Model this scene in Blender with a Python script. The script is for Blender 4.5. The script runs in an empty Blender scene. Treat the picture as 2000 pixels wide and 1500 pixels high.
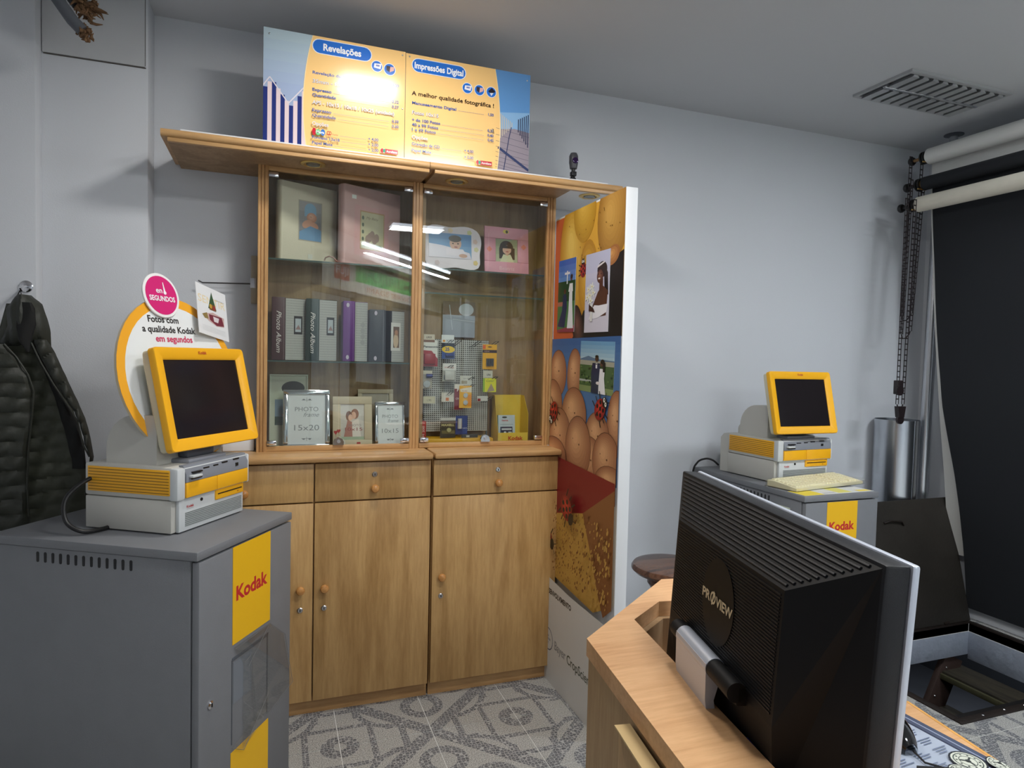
import bpy, bmesh, math, random
from mathutils import Matrix, Vector
random.seed(7)
PI = math.pi
S = bpy.context.scene
C = S.collection
# ---------------------------------------------------------------- camera, world, lights, exposure
cam_d = bpy.data.cameras.new('camera'); cam = bpy.data.objects.new('camera', cam_d); C.objects.link(cam)
cam_d.sensor_width = 36; cam_d.lens = 36*1277.6/2000; cam_d.clip_start = 0.02
yaw, pit, rol = map(math.radians, (19.993, 2.232, -1.3127))
fw = Vector((math.sin(yaw)*math.cos(pit), math.cos(yaw)*math.cos(pit), -math.sin(pit)))
rt = Vector((math.cos(yaw), -math.sin(yaw), 0)); dn = fw.cross(rt)
r2 = rt*math.cos(rol)+dn*math.sin(rol); d2 = dn*math.cos(rol)-rt*math.sin(rol)
mm = Matrix((r2, -d2, -fw)).transposed().to_4x4(); mm.translation = (0, 0, 1.4)
cam.matrix_world = mm; S.camera = cam
S.view_settings.view_transform = 'Standard'; S.view_settings.look = 'None'
S.view_settings.gamma = 1; S.view_settings.use_curve_mapping = False
S.view_settings.exposure = -0.06
S.cycles.use_denoising = True
S.cycles.max_bounces = 8; S.cycles.transparent_max_bounces = 12
w = bpy.data.worlds.new('world'); S.world = w; w.use_nodes = True
w.node_tree.nodes['Background'].inputs[0].default_value = (0.62, 0.68, 0.80, 1)
w.node_tree.nodes['Background'].inputs[1].default_value = 1.2
def area(name, loc, rot, sx, sy, power, col):
    l = bpy.data.lights.new(name, 'AREA'); l.shape = 'RECTANGLE'; l.size = sx; l.size_y = sy
    l.energy = power; l.color = col
    o = bpy.data.objects.new(name, l); C.objects.link(o); o.location = loc; o.rotation_euler = rot
    return o
COOL = (0.90, 0.95, 1.0)
LM = [area('ceiling_lamp_light', (0.40, 1.93, 2.652), (0, 0, 0), .24, .16, 13, (1.0, .975, .93)),
      area('ceiling_lamp_light', (3.0, 1.05, 2.640), (0, 0, 0), .5, .24, 30, COOL),
      area('ceiling_lamp_light', (1.3, -1.0, 2.640), (0, 0, 0), .5, .24, 12, COOL),  # fill added behind the camera for overall brightness
      area('ceiling_lamp_light', (0.95, 0.85, 2.640), (0, 0, 0), .5, .24, 20, (1, .985, .96)),  # added overhead fill, out of view, lifts the floor and lower doors
      area('tube_light', (1.6, -2.71, 2.50), (0, 0, math.radians(-53)), 2.3, .08, 66, (.95, .975, 1))]

area('cellar_fill', (4.4, 3.0, -.2), (0, 0, 0), .5, .5, 4.0, (.9, .94, 1.0))  # unseen fill added to brighten the cellar floor

# ---------------------------------------------------------------- materials
def lin(c):
    c = c/255.0
    return c/12.92 if c <= 0.04045 else ((c+0.055)/1.055)**2.4
def L(rgb): return (lin(rgb[0]), lin(rgb[1]), lin(rgb[2]), 1)
_mc = {}
def new(name):
    m = bpy.data.materials.new(name); m.use_nodes = True
    return m, m.node_tree, m.node_tree.nodes['Principled BSDF']
def pm(rgb, rough=.5, metal=0, var=.06, scale=6, bump=0, bscale=60, spec=.5, coat=0, name=None):
    """plain coated surface with faint procedural colour variation"""
    k = (tuple(rgb), rough, metal, var, scale, bump, bscale, spec, coat)
    if k in _mc: return _mc[k]
    m, t, b = new(name or 'surface'); N = t.nodes; K = t.links
    g = N.new('ShaderNodeTexCoord'); n = N.new('ShaderNodeTexNoise'); n.inputs['Scale'].default_value = scale; n.inputs['Detail'].default_value = 4
    K.new(g.outputs['Object'], n.inputs['Vector'])
    mx = N.new('ShaderNodeMix'); mx.data_type = 'RGBA'
    c = L(rgb)
    mx.inputs[6].default_value = tuple(max(0, x*(1-var)) for x in c[:3])+(1,); mx.inputs[7].default_value = tuple(min(1, x*(1+var)) for x in c[:3])+(1,)
    K.new(n.outputs['Fac'], mx.inputs[0]); K.new(mx.outputs[2], b.inputs['Base Color'])
    b.inputs['Roughness'].default_value = rough; b.inputs['Metallic'].default_value = metal
    b.inputs['Specular IOR Level'].default_value = spec; b.inputs['Coat Weight'].default_value = coat
    if bump:
        n2 = N.new('ShaderNodeTexNoise'); n2.inputs['Scale'].default_value = bscale; n2.inputs['Detail'].default_value = 5
        bp = N.new('ShaderNodeBump'); bp.inputs['Strength'].default_value = bump; bp.inputs['Distance'].default_value = .004
        K.new(g.outputs['Object'], n2.inputs['Vector']); K.new(n2.outputs['Fac'], bp.inputs['Height']); K.new(bp.outputs[0], b.inputs['Normal'])
    _mc[k] = m
    return m
def wood(name, a, b_, axis='Z', rough=.38, scale=1.0, contrast=1.0):
    m, t, b = new(name); N = t.nodes; K = t.links
    g = N.new('ShaderNodeTexCoord'); mp = N.new('ShaderNodeMapping')
    st = {'Z': (9, 9, .9), 'X': (.9, 9, 9), 'Y': (9, .9, 9)}[axis]
    mp.inputs['Scale'].default_value = tuple(s*scale for s in st); K.new(g.outputs['Object'], mp.inputs[0])
    n1 = N.new('ShaderNodeTexNoise'); n1.inputs['Scale'].default_value = 1.1; n1.inputs['Detail'].default_value = 3; n1.inputs['Distortion'].default_value = .6
    K.new(mp.outputs[0], n1.inputs['Vector'])
    n2 = N.new('ShaderNodeTexNoise'); n2.inputs['Scale'].default_value = 9; n2.inputs['Detail'].default_value = 6; n2.inputs['Roughness'].default_value = .7
    K.new(mp.outputs[0], n2.inputs['Vector'])
    ms = N.new('ShaderNodeMath'); ms.operation = 'MULTIPLY'; ms.inputs[1].default_value = 14; K.new(n1.outputs['Fac'], ms.inputs[0])
    sn = N.new('ShaderNodeMath'); sn.operation = 'SINE'; K.new(ms.outputs[0], sn.inputs[0])
    ma = N.new('ShaderNodeMath'); ma.operation = 'MULTIPLY_ADD'; ma.inputs[1].default_value = .17*contrast; ma.inputs[2].default_value = 0.0; K.new(sn.outputs[0], ma.inputs[0])
    ad = N.new('ShaderNodeMath'); ad.operation = 'ADD'; K.new(n2.outputs['Fac'], ad.inputs[0]); K.new(ma.outputs[0], ad.inputs[1])
    r = N.new('ShaderNodeValToRGB'); r.color_ramp.elements[0].position = .25; r.color_ramp.elements[1].position = .78
    r.color_ramp.elements[0].color = L(b_); r.color_ramp.elements[1].color = L(a)
    K.new(ad.outputs[0], r.inputs[0]); K.new(r.outputs[0], b.inputs['Base Color']); b.inputs['Roughness'].default_value = rough
    bp = N.new('ShaderNodeBump'); bp.inputs['Strength'].default_value = .06; bp.inputs['Distance'].default_value = .002
    K.new(n2.outputs['Fac'], bp.inputs['Height']); K.new(bp.outputs[0], b.inputs['Normal'])
    return m
def glass_pane(name, tint=(.93, .95, .93), ior=1.5):
    m = bpy.data.materials.new(name); m.use_nodes = True; t = m.node_tree; N = t.nodes; K = t.links
    N.remove(N['Principled BSDF']); o = N['Material Output']
    tr = N.new('ShaderNodeBsdfTransparent'); tr.inputs[0].default_value = tint+(1,)
    gl = N.new('ShaderNodeBsdfGlossy'); gl.inputs['Roughness'].default_value = .01; gl.inputs[0].default_value = (1, 1, 1, 1)
    lw = N.new('ShaderNodeLayerWeight'); lw.inputs[0].default_value = .5
    pw = N.new('ShaderNodeMath'); pw.operation = 'POWER'; pw.inputs[1].default_value = 5; K.new(lw.outputs['Facing'], pw.inputs[0])
    r0 = ((ior-1)/(ior+1))**2
    fr = N.new('ShaderNodeMath'); fr.operation = 'MULTIPLY_ADD'; fr.inputs[1].default_value = 1-r0; fr.inputs[2].default_value = r0; K.new(pw.outputs[0], fr.inputs[0])
    mx = N.new('ShaderNodeMixShader'); K.new(fr.outputs[0], mx.inputs[0]); K.new(tr.outputs[0], mx.inputs[1]); K.new(gl.outputs[0], mx.inputs[2]); K.new(mx.outputs[0], o.inputs[0])
    return m
def emit(name, rgb, s):
    m, t, b = new(name); b.inputs['Base Color'].default_value = L(rgb); b.inputs['Emission Color'].default_value = L(rgb); b.inputs['Emission Strength'].default_value = s
    return m
def floor_mat():
    m, t, b = new('mosaic_tile'); N = t.nodes; K = t.links
    g = N.new('ShaderNodeNewGeometry'); sp = N.new('ShaderNodeSeparateXYZ'); K.new(g.outputs['Position'], sp.inputs[0])
    def M(op, a, b2=None, c=None, clamp=False):
        n = N.new('ShaderNodeMath'); n.operation = op; n.use_clamp = clamp
        for i, x in enumerate((a, b2, c)):
            if x is None: continue
            if isinstance(x, (int, float)): n.inputs[i].default_value = x
            else: K.new(x, n.inputs[i])
        return n.outputs[0]
    T = .335
    x = M('PINGPONG', M('ADD', sp.outputs[0], 10*T*2-.231), T); y = M('PINGPONG', M('ADD', sp.outputs[1], 10*T*2-2.345), T)
    def dist(cx, cy): return M('SQRT', M('ADD', M('POWER', M('ABSOLUTE', M('SUBTRACT', x, cx)), 2), M('POWER', M('ABSOLUTE', M('SUBTRACT', y, cy)), 2)))
    def band(d, c, h): return M('LESS_THAN', M('ABSOLUTE', M('SUBTRACT', d, c)), h)
    d0 = dist(0, 0)
    disc = M('MULTIPLY', M('LESS_THAN', d0, .068), M('GREATER_THAN', d0, .022))
    mxd = M('MAXIMUM', x, y)
    sq = band(mxd, .118, .011)
    mnd = M('MINIMUM', x, y)
    s = M('SUBTRACT', M('ADD', x, y), T)                # diagonal
    diag = band(s, 0, .036)
    v = M('SUBTRACT', x, y)
    dw = dist(.225, .225)
    arc = M('MULTIPLY', band(dw, .147, .012), M('LESS_THAN', mxd, .205))
    bar = M('MULTIPLY', band(mxd, .232, .013), M('LESS_THAN', mnd, .088))
    lnk = M('MULTIPLY', band(mnd, .076, .012), M('MULTIPLY', M('GREATER_THAN', mxd, .172), M('LESS_THAN', mxd, .245)))
    wave = M('MAXIMUM', M('MAXIMUM', arc, bar), lnk)
    dd = dist(T, T*.56); de = dist(T*.56, T)
    ar1 = band(dd, .066, .020); ar2 = band(de, .066, .020)
    ar = M('MULTIPLY', M('MAXIMUM', ar1, ar2), M('GREATER_THAN', s, .05))
    mask = M('MAXIMUM', M('MAXIMUM', M('MAXIMUM', disc, sq), M('MAXIMUM', diag, wave)), ar)
    vo = N.new('ShaderNodeTexVoronoi'); vo.feature = 'DISTANCE_TO_EDGE'; vo.inputs['Scale'].default_value = 78; vo.inputs['Randomness'].default_value = .55
    K.new(g.outputs['Position'], vo.inputs['Vector'])
    cell = M('GREATER_THAN', vo.outputs['Distance'], .07)
    no = N.new('ShaderNodeTexNoise'); no.inputs['Scale'].default_value = 260; no.inputs['Detail'].default_value = 3; K.new(g.outputs['Position'], no.inputs['Vector'])
    rp = N.new('ShaderNodeValToRGB'); rp.color_ramp.elements[0].position = .38; rp.color_ramp.elements[1].position = .62
    rp.color_ramp.elements[0].color = L((134, 134, 131)); rp.color_ramp.elements[1].color = L((196, 195, 190)); K.new(no.outputs['Fac'], rp.inputs[0])
    n2 = N.new('ShaderNodeTexNoise'); n2.inputs['Scale'].default_value = 60; K.new(g.outputs['Position'], n2.inputs['Vector'])
    r2_ = N.new('ShaderNodeValToRGB'); r2_.color_ramp.elements[0].position = .3; r2_.color_ramp.elements[1].position = .7
    r2_.color_ramp.elements[0].color = L((90, 92, 96)); r2_.color_ramp.elements[1].color = L((124, 126, 129)); K.new(n2.outputs['Fac'], r2_.inputs[0])
    dk = N.new('ShaderNodeMix'); dk.data_type = 'RGBA'; dk.inputs[6].default_value = L((172, 172, 170)); K.new(cell, dk.inputs[0]); K.new(r2_.outputs[0], dk.inputs[7])
    mx = N.new('ShaderNodeMix'); mx.data_type = 'RGBA'; K.new(mask, mx.inputs[0]); K.new(rp.outputs[0], mx.inputs[6]); K.new(dk.outputs[2], mx.inputs[7])
    K.new(mx.outputs[2], b.inputs['Base Color']); b.inputs['Roughness'].default_value = .35
    return m
def peg_mat():
    m, t, b = new('perforated_metal'); N = t.nodes; K = t.links
    g = N.new('ShaderNodeTexCoord'); mp = N.new('ShaderNodeMapping'); mp.inputs['Scale'].default_value = (110, 110, 110); K.new(g.outputs['Object'], mp.inputs[0])
    fr = N.new('ShaderNodeVectorMath'); fr.operation = 'FRACTION'; K.new(mp.outputs[0], fr.inputs[0])
    sb = N.new('ShaderNodeSeparateXYZ'); K.new(fr.outputs[0], sb.inputs[0])
    def M(op, a, b2):
        n = N.new('ShaderNodeMath'); n.operation = op
        for i, x in enumerate((a, b2)):
            if isinstance(x, (int, float)): n.inputs[i].default_value = x
            else: K.new(x, n.inputs[i])
        return n.outputs[0]
    hx = M('GREATER_THAN', sb.outputs[0], .38); hz = M('GREATER_THAN', sb.outputs[2], .38)
    h = M('MULTIPLY', hx, hz)
    mx = N.new('ShaderNodeMix'); mx.data_type = 'RGBA'; mx.inputs[6].default_value = L((200, 200, 196)); mx.inputs[7].default_value = L((44, 36, 28)); K.new(h, mx.inputs[0])
    K.new(mx.outputs[2], b.inputs['Base Color']); b.inputs['Roughness'].default_value = .5
    return m
W = {}
W['door'] = wood('beech_veneer_vertical', (202, 162, 106), (168, 128, 76), 'Z', contrast=1.0)
W['hor'] = wood('beech_solid_horizontal', (206, 164, 112), (174, 132, 84), 'X', .33)
W['stile'] = wood('beech_moulding', (204, 160, 106), (168, 124, 74), 'Z', .4, 2)
W['inner'] = wood('beech_inner_panel', (170, 140, 104), (138, 108, 74), 'Z', .5)
W['knob'] = wood('turned_beech', (206, 150, 88), (176, 118, 62), 'Y', .25, 3)
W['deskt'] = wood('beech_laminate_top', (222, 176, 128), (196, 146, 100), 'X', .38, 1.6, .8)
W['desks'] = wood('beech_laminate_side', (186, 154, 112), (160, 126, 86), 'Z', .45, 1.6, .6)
W['edge'] = wood('orange_wood_edge', (226, 170, 92), (200, 138, 62), 'Y', .4, 1.2)
W['stool'] = wood('dark_turned_wood', (104, 70, 50), (48, 28, 20), 'X', .22, 1.4, 1.6)
W['plank'] = wood('mossy_plank', (62, 56, 42), (32, 28, 20), 'Y', .9, 2)
WALL = pm((206, 209, 214), .75, var=.025, scale=1.6, bump=.12, bscale=220, name='painted_wall')
CEIL = pm((198, 200, 203), .8, var=.02, scale=1.2, bump=.05, name='painted_ceiling')
CHROME = pm((225, 225, 228), .12, 1, .02, name='chrome')
BRASS = pm((226, 192, 120), .32, .9, .04, name='brass')
BLACK = pm((18, 18, 19), .45, name='black_plastic')
BLKM = pm((14, 14, 16), .5, var=.15, name='matt_black')
WHITE = pm((226, 228, 230), .45, var=.02, name='white_laminate')
GREYC = pm((120, 122, 126), .48, var=.06, scale=14, bump=.10, bscale=400, name='grey_hammered_steel')
GREYE = pm((84, 88, 95), .5, var=.05, name='dark_grey_steel')
BEIGE = pm((196, 194, 186), .5, var=.03, name='beige_plastic')
LGREY = pm((206, 210, 211), .42, var=.02, name='pale_plastic')
MGREY = pm((132, 136, 144), .42, var=.03, name='mid_grey_plastic')
YEL = pm((246, 180, 30), .38, var=.02, name='yellow_plastic')
YELS = pm((240, 186, 24), .5, var=.02, name='yellow_sticker')
GLASS = glass_pane('clear_glass'); SHELFG = glass_pane('shelf_glass', (.86, .93, .9))

# ---------------------------------------------------------------- mesh helpers
class MB:
    def __init__(s): s.v = []; s.f = []; s.mi = []; s.mats = []; s.M = Matrix.Identity(4)
    def slot(s, m):
        if m not in s.mats: s.mats.append(m)
        return s.mats.index(m)
    def add(s, vs, fs, m):
        k = len(s.v); i = s.slot(m)
        s.v += [tuple(s.M @ Vector(v)) for v in vs]; s.f += [tuple(k+j for j in f) for f in fs]; s.mi += [i]*len(fs)
        return s
    def box(s, x0, y0, z0, x1, y1, z1, m, bev=0):
        if x0 > x1: x0, x1 = x1, x0
        if y0 > y1: y0, y1 = y1, y0
        if z0 > z1: z0, z1 = z1, z0
        if bev:
            b = bmesh.new(); bmesh.ops.create_cube(b, size=1)
            for v in b.verts: v.co = Vector(((x0+x1)/2+v.co.x*(x1-x0), (y0+y1)/2+v.co.y*(y1-y0), (z0+z1)/2+v.co.z*(z1-z0)))
            bmesh.ops.bevel(b, geom=b.edges[:], offset=min(bev, (x1-x0)*.45, (y1-y0)*.45, (z1-z0)*.45), segments=2, affect='EDGES', profile=.5)
            b.verts.index_update(); s.add([v.co[:] for v in b.verts], [[v.index for v in f.verts] for f in b.faces], m); b.free()
            return s
        return s.add([(x0, y0, z0), (x1, y0, z0), (x1, y1, z0), (x0, y1, z0), (x0, y0, z1), (x1, y0, z1), (x1, y1, z1), (x0, y1, z1)],
                     [(0, 3, 2, 1), (4, 5, 6, 7), (0, 1, 5, 4), (1, 2, 6, 5), (2, 3, 7, 6), (3, 0, 4, 7)], m)
    def prism(s, poly, d0, d1, m, ax='z'):
        def P(a, b, d): return {'z': (a, b, d), 'y': (a, d, b), 'x': (d, a, b)}[ax]
        n = len(poly); vs = [P(a, b, d0) for a, b in poly]+[P(a, b, d1) for a, b in poly]
        return s.add(vs, [tuple(range(n))[::-1], tuple(range(n, 2*n))]+[(i, (i+1) % n, n+(i+1) % n, n+i) for i in range(n)], m)
    def lathe(s, prof, o, m, ax='z', n=20):
        vs = []; fs = []
        for r, h in prof:
            for k in range(n):
                a = 2*PI*k/n; c, d = r*math.cos(a), r*math.sin(a)
                p = {'z': (c, d, h), 'y': (c, h, d), 'x': (h, c, d)}[ax]
                vs.append((o[0]+p[0], o[1]+p[1], o[2]+p[2]))
        for i in range(len(prof)-1):
            for k in range(n):
                fs.append((i*n+k, i*n+(k+1) % n, (i+1)*n+(k+1) % n, (i+1)*n+k))
        fs.append(tuple(range(n))[::-1]); fs.append(tuple((len(prof)-1)*n+k for k in range(n)))
        return s.add(vs, fs, m)
    def tube(s, pts, r, m, n=8):
        pts = [Vector(p) for p in pts]; rr = r if isinstance(r, (list, tuple)) else [r]*len(pts)
        vs = []; fs = []; prev = None
        for i, p in enumerate(pts):
            t = (pts[min(i+1, len(pts)-1)]-pts[max(i-1, 0)]).normalized()
            if prev is None: prev = t.orthogonal().normalized()
            prev = (prev-t*prev.dot(t)).normalized(); q = t.cross(prev)
            for k in range(n):
                a = 2*PI*k/n; vs.append(tuple(p+(prev*math.cos(a)+q*math.sin(a))*rr[i]))
        for i in range(len(pts)-1):
            for k in range(n): fs.append((i*n+k, i*n+(k+1) % n, (i+1)*n+(k+1) % n, (i+1)*n+k))
        fs.append(tuple(range(n))[::-1]); fs.append(tuple((len(pts)-1)*n+k for k in range(n)))
        return s.add(vs, fs, m)
    def grid(s, F, nu, nv, m):
        vs = [F(i/nu, j/nv) for j in range(nv+1) for i in range(nu+1)]
        return s.add(vs, [(j*(nu+1)+i, j*(nu+1)+i+1, (j+1)*(nu+1)+i+1, (j+1)*(nu+1)+i) for j in range(nv) for i in range(nu)], m)
    def build(s, name, parent=None, smooth=True, world=False, recalc=True):
        vs = s.v
        o = bpy.data.objects.new(name, None)
        me = bpy.data.meshes.new(name)
        if parent is not None and world:
            inv = LOC(parent).inverted(); vs = [tuple(inv @ Vector(v)) for v in vs]
        org = None
        if parent is None:
            xs = [v[0] for v in vs]; ys = [v[1] for v in vs]; zs = [v[2] for v in vs]
            org = Vector(((min(xs)+max(xs))/2, (min(ys)+max(ys))/2, min(zs))); vs = [tuple(Vector(v)-org) for v in vs]
        me.from_pydata(vs, [], s.f)
        for m in s.mats: me.materials.append(m)
        me.polygons.foreach_set('material_index', s.mi)
        if recalc:
            b = bmesh.new(); b.from_mesh(me); bmesh.ops.recalc_face_normals(b, faces=b.faces[:]); b.to_mesh(me); b.free()
        if smooth:
            me.polygons.foreach_set('use_smooth', [True]*len(me.polygons)); me.set_sharp_from_angle(angle=math.radians(35))
        me.update()
        bpy.data.objects.remove(o); o = bpy.data.objects.new(name, me); C.objects.link(o)
        if parent is not None: o.parent = parent
        if org is not None: o.location = org
        return o
def LOC(o):
    m = Matrix.LocRotScale(o.location, o.rotation_euler, o.scale)
    return LOC(o.parent) @ m if o.parent else m
def tag(o, label, cat, group=None):
    o['label'] = label; o['category'] = cat
    if group: o['group'] = group
    return o
def thing(name, label, cat, loc=(0, 0, 0), rz=0, group=None, scale=1):
    o = bpy.data.objects.new(name, None); C.objects.link(o); o.location = loc; o.rotation_euler = (0, 0, rz); o.scale = (scale,)*3
    o.empty_display_size = .05
    return tag(o, label, cat, group)
def struct(o): o['kind'] = 'structure'; return o
def bx(name, b, m, parent=None, bev=0, world=False):
    return MB().box(*b, m, bev).build(name, parent, world=world)
def frame(o, ux, uy):
    """matrix: x along ux, y along uy, z = outward normal"""
    ux = Vector(ux).normalized(); uy = Vector(uy).normalized(); uz = ux.cross(uy).normalized(); uy = uz.cross(ux)
    m = Matrix((ux, uy, uz)).transposed().to_4x4(); m.translation = Vector(o); return m
# ---------------------------------------------------------------- flat print (posters, labels, lettering)
_tx = {}
def text_mesh(s, bold, shear):
    k = (s, bold, shear)
    if k in _tx: return _tx[k]
    c = bpy.data.curves.new('lettering', 'FONT'); c.body = s; c.size = 1; c.offset = bold; c.shear = shear; c.resolution_u = 3
    o = bpy.data.objects.new('lettering', c); C.objects.link(o)
    bpy.context.view_layer.update()
    me = o.to_mesh()
    vs = [v.co.copy() for v in me.vertices]; fs = [tuple(p.vertices) for p in me.polygons]
    o.to_mesh_clear(); bpy.data.objects.remove(o); bpy.data.curves.remove(c)
    _tx[k] = (vs, fs); return _tx[k]
def clip(poly, x0, y0, x1, y1):
    def cut(P, f, g):
        out = []
        for i in range(len(P)):
            a, b = P[i-1], P[i]; fa, fb = f(a), f(b)
            if (fa >= 0) != (fb >= 0):
                t = fa/(fa-fb); out.append((a[0]+(b[0]-a[0])*t, a[1]+(b[1]-a[1])*t))
            if fb >= 0: out.append(b)
        return out
    for f in (lambda p: p[0]-x0, lambda p: x1-p[0], lambda p: p[1]-y0, lambda p: y1-p[1]):
        if not poly: return []
        poly = cut(poly, f, None)
    return poly
def mixc(a, b, t): return tuple(a[i]+(b[i]-a[i])*t for i in range(3))
class Art:
    def __init__(s, mb, M, w, h, rough=.45, step=4e-5, z=0.0003, spec=.5):
        s.mb = mb; s.M = M; s.w = w; s.h = h; s.z = z; s.rough = rough; s.step = step; s.spec = spec
    def _m(s, c): return pm(tuple(int(x) for x in c), s.rough, var=0, spec=s.spec, name='print')
    def poly(s, pts, c):
        P = clip(pts, 0, 0, s.w, s.h)
        if len(P) < 3: return
        s.mb.M = s.M; s.mb.add([(x, y, s.z) for x, y in P], [tuple(range(len(P)))], s._m(c)); s.mb.M = Matrix.Identity(4); s.z += s.step
    def rect(s, x0, y0, x1, y1, c): s.poly([(x0, y0), (x1, y0), (x1, y1), (x0, y1)], c)
    def ell(s, cx, cy, rx, ry, c, rot=0, n=20):
        s.poly([(cx+rx*math.cos(a)*math.cos(rot)-ry*math.sin(a)*math.sin(rot), cy+rx*math.cos(a)*math.sin(rot)+ry*math.sin(a)*math.cos(rot)) for a in [2*PI*k/n for k in range(n)]], c)
    def blob(s, cx, cy, rx, ry, c0, c1, rot=0, n=6, ox=-.15, oy=.2):
        for i in range(n):
            t = i/(n-1); k = 1-.8*t
            s.ell(cx+ox*rx*t, cy+oy*ry*t, rx*k, ry*k, mixc(c0, c1, t), rot, 26)
    def grad(s, x0, y0, x1, y1, c0, c1, n=6):
        for i in range(n): s.rect(x0, y0+(y1-y0)*i/n, x1, y0+(y1-y0)*(i+1)/n, mixc(c0, c1, i/(n-1)))
    def ring(s, cx, cy, r0, r1, c, n=20):
        for k in range(n):
            a, b = 2*PI*k/n, 2*PI*(k+1)/n
            P = [(cx+r0*math.cos(a), cy+r0*math.sin(a)), (cx+r1*math.cos(a), cy+r1*math.sin(a)), (cx+r1*math.cos(b), cy+r1*math.sin(b)), (cx+r0*math.cos(b), cy+r0*math.sin(b))]
            P = clip(P, 0, 0, s.w, s.h)
            if len(P) < 3: continue
            s.mb.M = s.M; s.mb.add([(x, y, s.z) for x, y in P], [tuple(range(len(P)))], s._m(c)); s.mb.M = Matrix.Identity(4)
        s.z += s.step
    def line(s, x0, y0, x1, y1, wd, c):
        d = Vector((x1-x0, y1-y0)); n = Vector((-d.y, d.x)).normalized()*wd/2
        s.poly([(x0+n.x, y0+n.y), (x0-n.x, y0-n.y), (x1-n.x, y1-n.y), (x1+n.x, y1+n.y)], c)
    def pill(s, x0, y0, x1, y1, c, n=8):
        r = (y1-y0)/2; cy = (y0+y1)/2
        s.poly([(x1-r+r*math.cos(a), cy+r*math.sin(a)) for a in [-PI/2+PI*k/n for k in range(n+1)]]+[(x0+r+r*math.cos(a), cy+r*math.sin(a)) for a in [PI/2+PI*k/n for k in range(n+1)]], c)
    def text(s, t, x, y, h, c, width=None, al='l', bold=.0, shear=0, rot=0, mirror=False):
        """h = capital height, (x,y) = baseline start (or centre / right end)"""
        vs, fs = text_mesh(t, bold, shear)
        if not vs: return
        x0 = min(v.x for v in vs); x1 = max(v.x for v in vs); k = h/.70
        kx = (width/(x1-x0)) if width else k
        wd = (x1-x0)*kx; off = {'l': 0, 'c': -wd/2, 'r': -wd}[al]; out = []
        for v in vs:
            a = (v.x-x0)*kx+off; b = v.y*k
            if mirror: a = -a
            out.append((x+a*math.cos(rot)-b*math.sin(rot), y+a*math.sin(rot)+b*math.cos(rot), s.z))
        s.mb.M = s.M; s.mb.add(out, fs, s._m(c)); s.mb.M = Matrix.Identity(4); s.z += s.step
def printed(name, M, w, h, th, body, draw, parent=None, rough=.45, world=False, spec=.5):
    """a real sheet/board of thickness th with flat print on its front"""
    mb = MB(); mb.M = M; mb.box(0, 0, -th, w, h, 0, body); mb.M = Matrix.Identity(4)
    a = Art(mb, M, w, h, rough, spec=spec); draw(a)
    return mb.build(name, parent, world=world, recalc=False, smooth=False)
def prn(name, M, w, h, draw, parent=None, rough=.45, world=False):
    mb = MB(); a = Art(mb, M, w, h, rough); draw(a)
    return mb.build(name, parent, world=world, recalc=False, smooth=False)
FRONT = lambda x, y, z: frame((x, y, z), (1, 0, 0), (0, 0, 1))      # faces -Y

#@@STRUCTURE
# ---------------------------------------------------------------- room shell
H = 2.69
T_ = .335
PX0, PX1, PY0, PY1 = 2.556, 3.61, 1.757, 2.47      # floor hatch opening
FM = floor_mat()
GROUT = pm((226, 226, 222), .8, name='grout')
PITW = pm((150, 158, 172), .7, var=.18, scale=9, bump=.9, bscale=30, name='chipped_white_paint')
mb = MB()
for a in ((-1.6, -7.4, -.17, PX0, 3.0, -.0015), (PX1, -7.4, -.17, 4.2, 3.0, -.0015), (PX0, -7.4, -.17, PX1, PY0, -.0015), (PX0, PY1, -.17, PX1, 3.0, -.0015)):
    mb.box(*a, GROUT)
floor = struct(mb.build('floor'))
tiles = {}
for i in range(-6, 11):
    for j in range(-7, 2):
        x0, x1 = .231+i*T_, .231+(i+1)*T_; y0, y1 = 2.345+j*T_, 2.345+(j+1)*T_
        x0c, x1c, y0c, y1c = max(x0, -1.3), min(x1, 3.70), y0, min(y1, 2.9)
        if x1c-x0c < .01: continue
        rects = [(x0c, y0c, x1c, y1c)]
        if x0c < PX1 and x1c > PX0 and y0c < PY1 and y1c > PY0:
            rects = []
            a, b, c, d = max(x0c, PX0), max(y0c, PY0), min(x1c, PX1), min(y1c, PY1)
            for r in ((x0c, y0c, x1c, b), (x0c, d, x1c, y1c), (x0c, b, a, d), (c, b, x1c, d)):
                if r[2]-r[0] > .006 and r[3]-r[1] > .006: rects.append(r)
        if not rects: continue
        mb = MB()
        for r in rects: mb.box(r[0]+.0016, r[1]+.0016, -.012, r[2]-.0016, r[3]-.0016, 0, FM)
        mb.build('tile', floor, world=True, smooth=False)
mb = MB().box(-1.6, -7.4, H, 3.8, 3.0, H+.1, CEIL); struct(mb.build('ceiling'))
struct(MB().box(-1.6, 2.9, 0, 3.8, 3.0, H, WALL).build('wall_back'))
struct(MB().box(3.70, -7.4, 0, 3.8, 2.9, H, WALL).build('wall_right'))
# stepped pillar on the left, with a cover panel near the ceiling
struct(MB().box(-1.6, 2.765, 0, -.445, 2.9, H, WALL, .004).build('wall_left_pillar'))
struct(MB().box(-1.6, 2.70, 0, -.775, 2.765, H, WALL, .004).build('wall_left_step'))
struct(MB().box(-1.7, -7.4, 0, -1.6, 2.64, H, WALL).build('wall_left'))
mb = MB(); mb.box(-.772, 2.757, 2.435, -.455, 2.765, H-.002, pm((190, 192, 194), .8, name='panel_paint')); mb.box(-.77, 2.7625, 2.431, -.452, 2.7648, 2.435, pm((84, 80, 76), .9, name='dark_gap'))
mb.box(-.455, 2.7622, 2.44, -.453, 2.7648, H-.002, pm((110, 108, 104), .9))
struct(mb.build('trim_1'))
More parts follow.
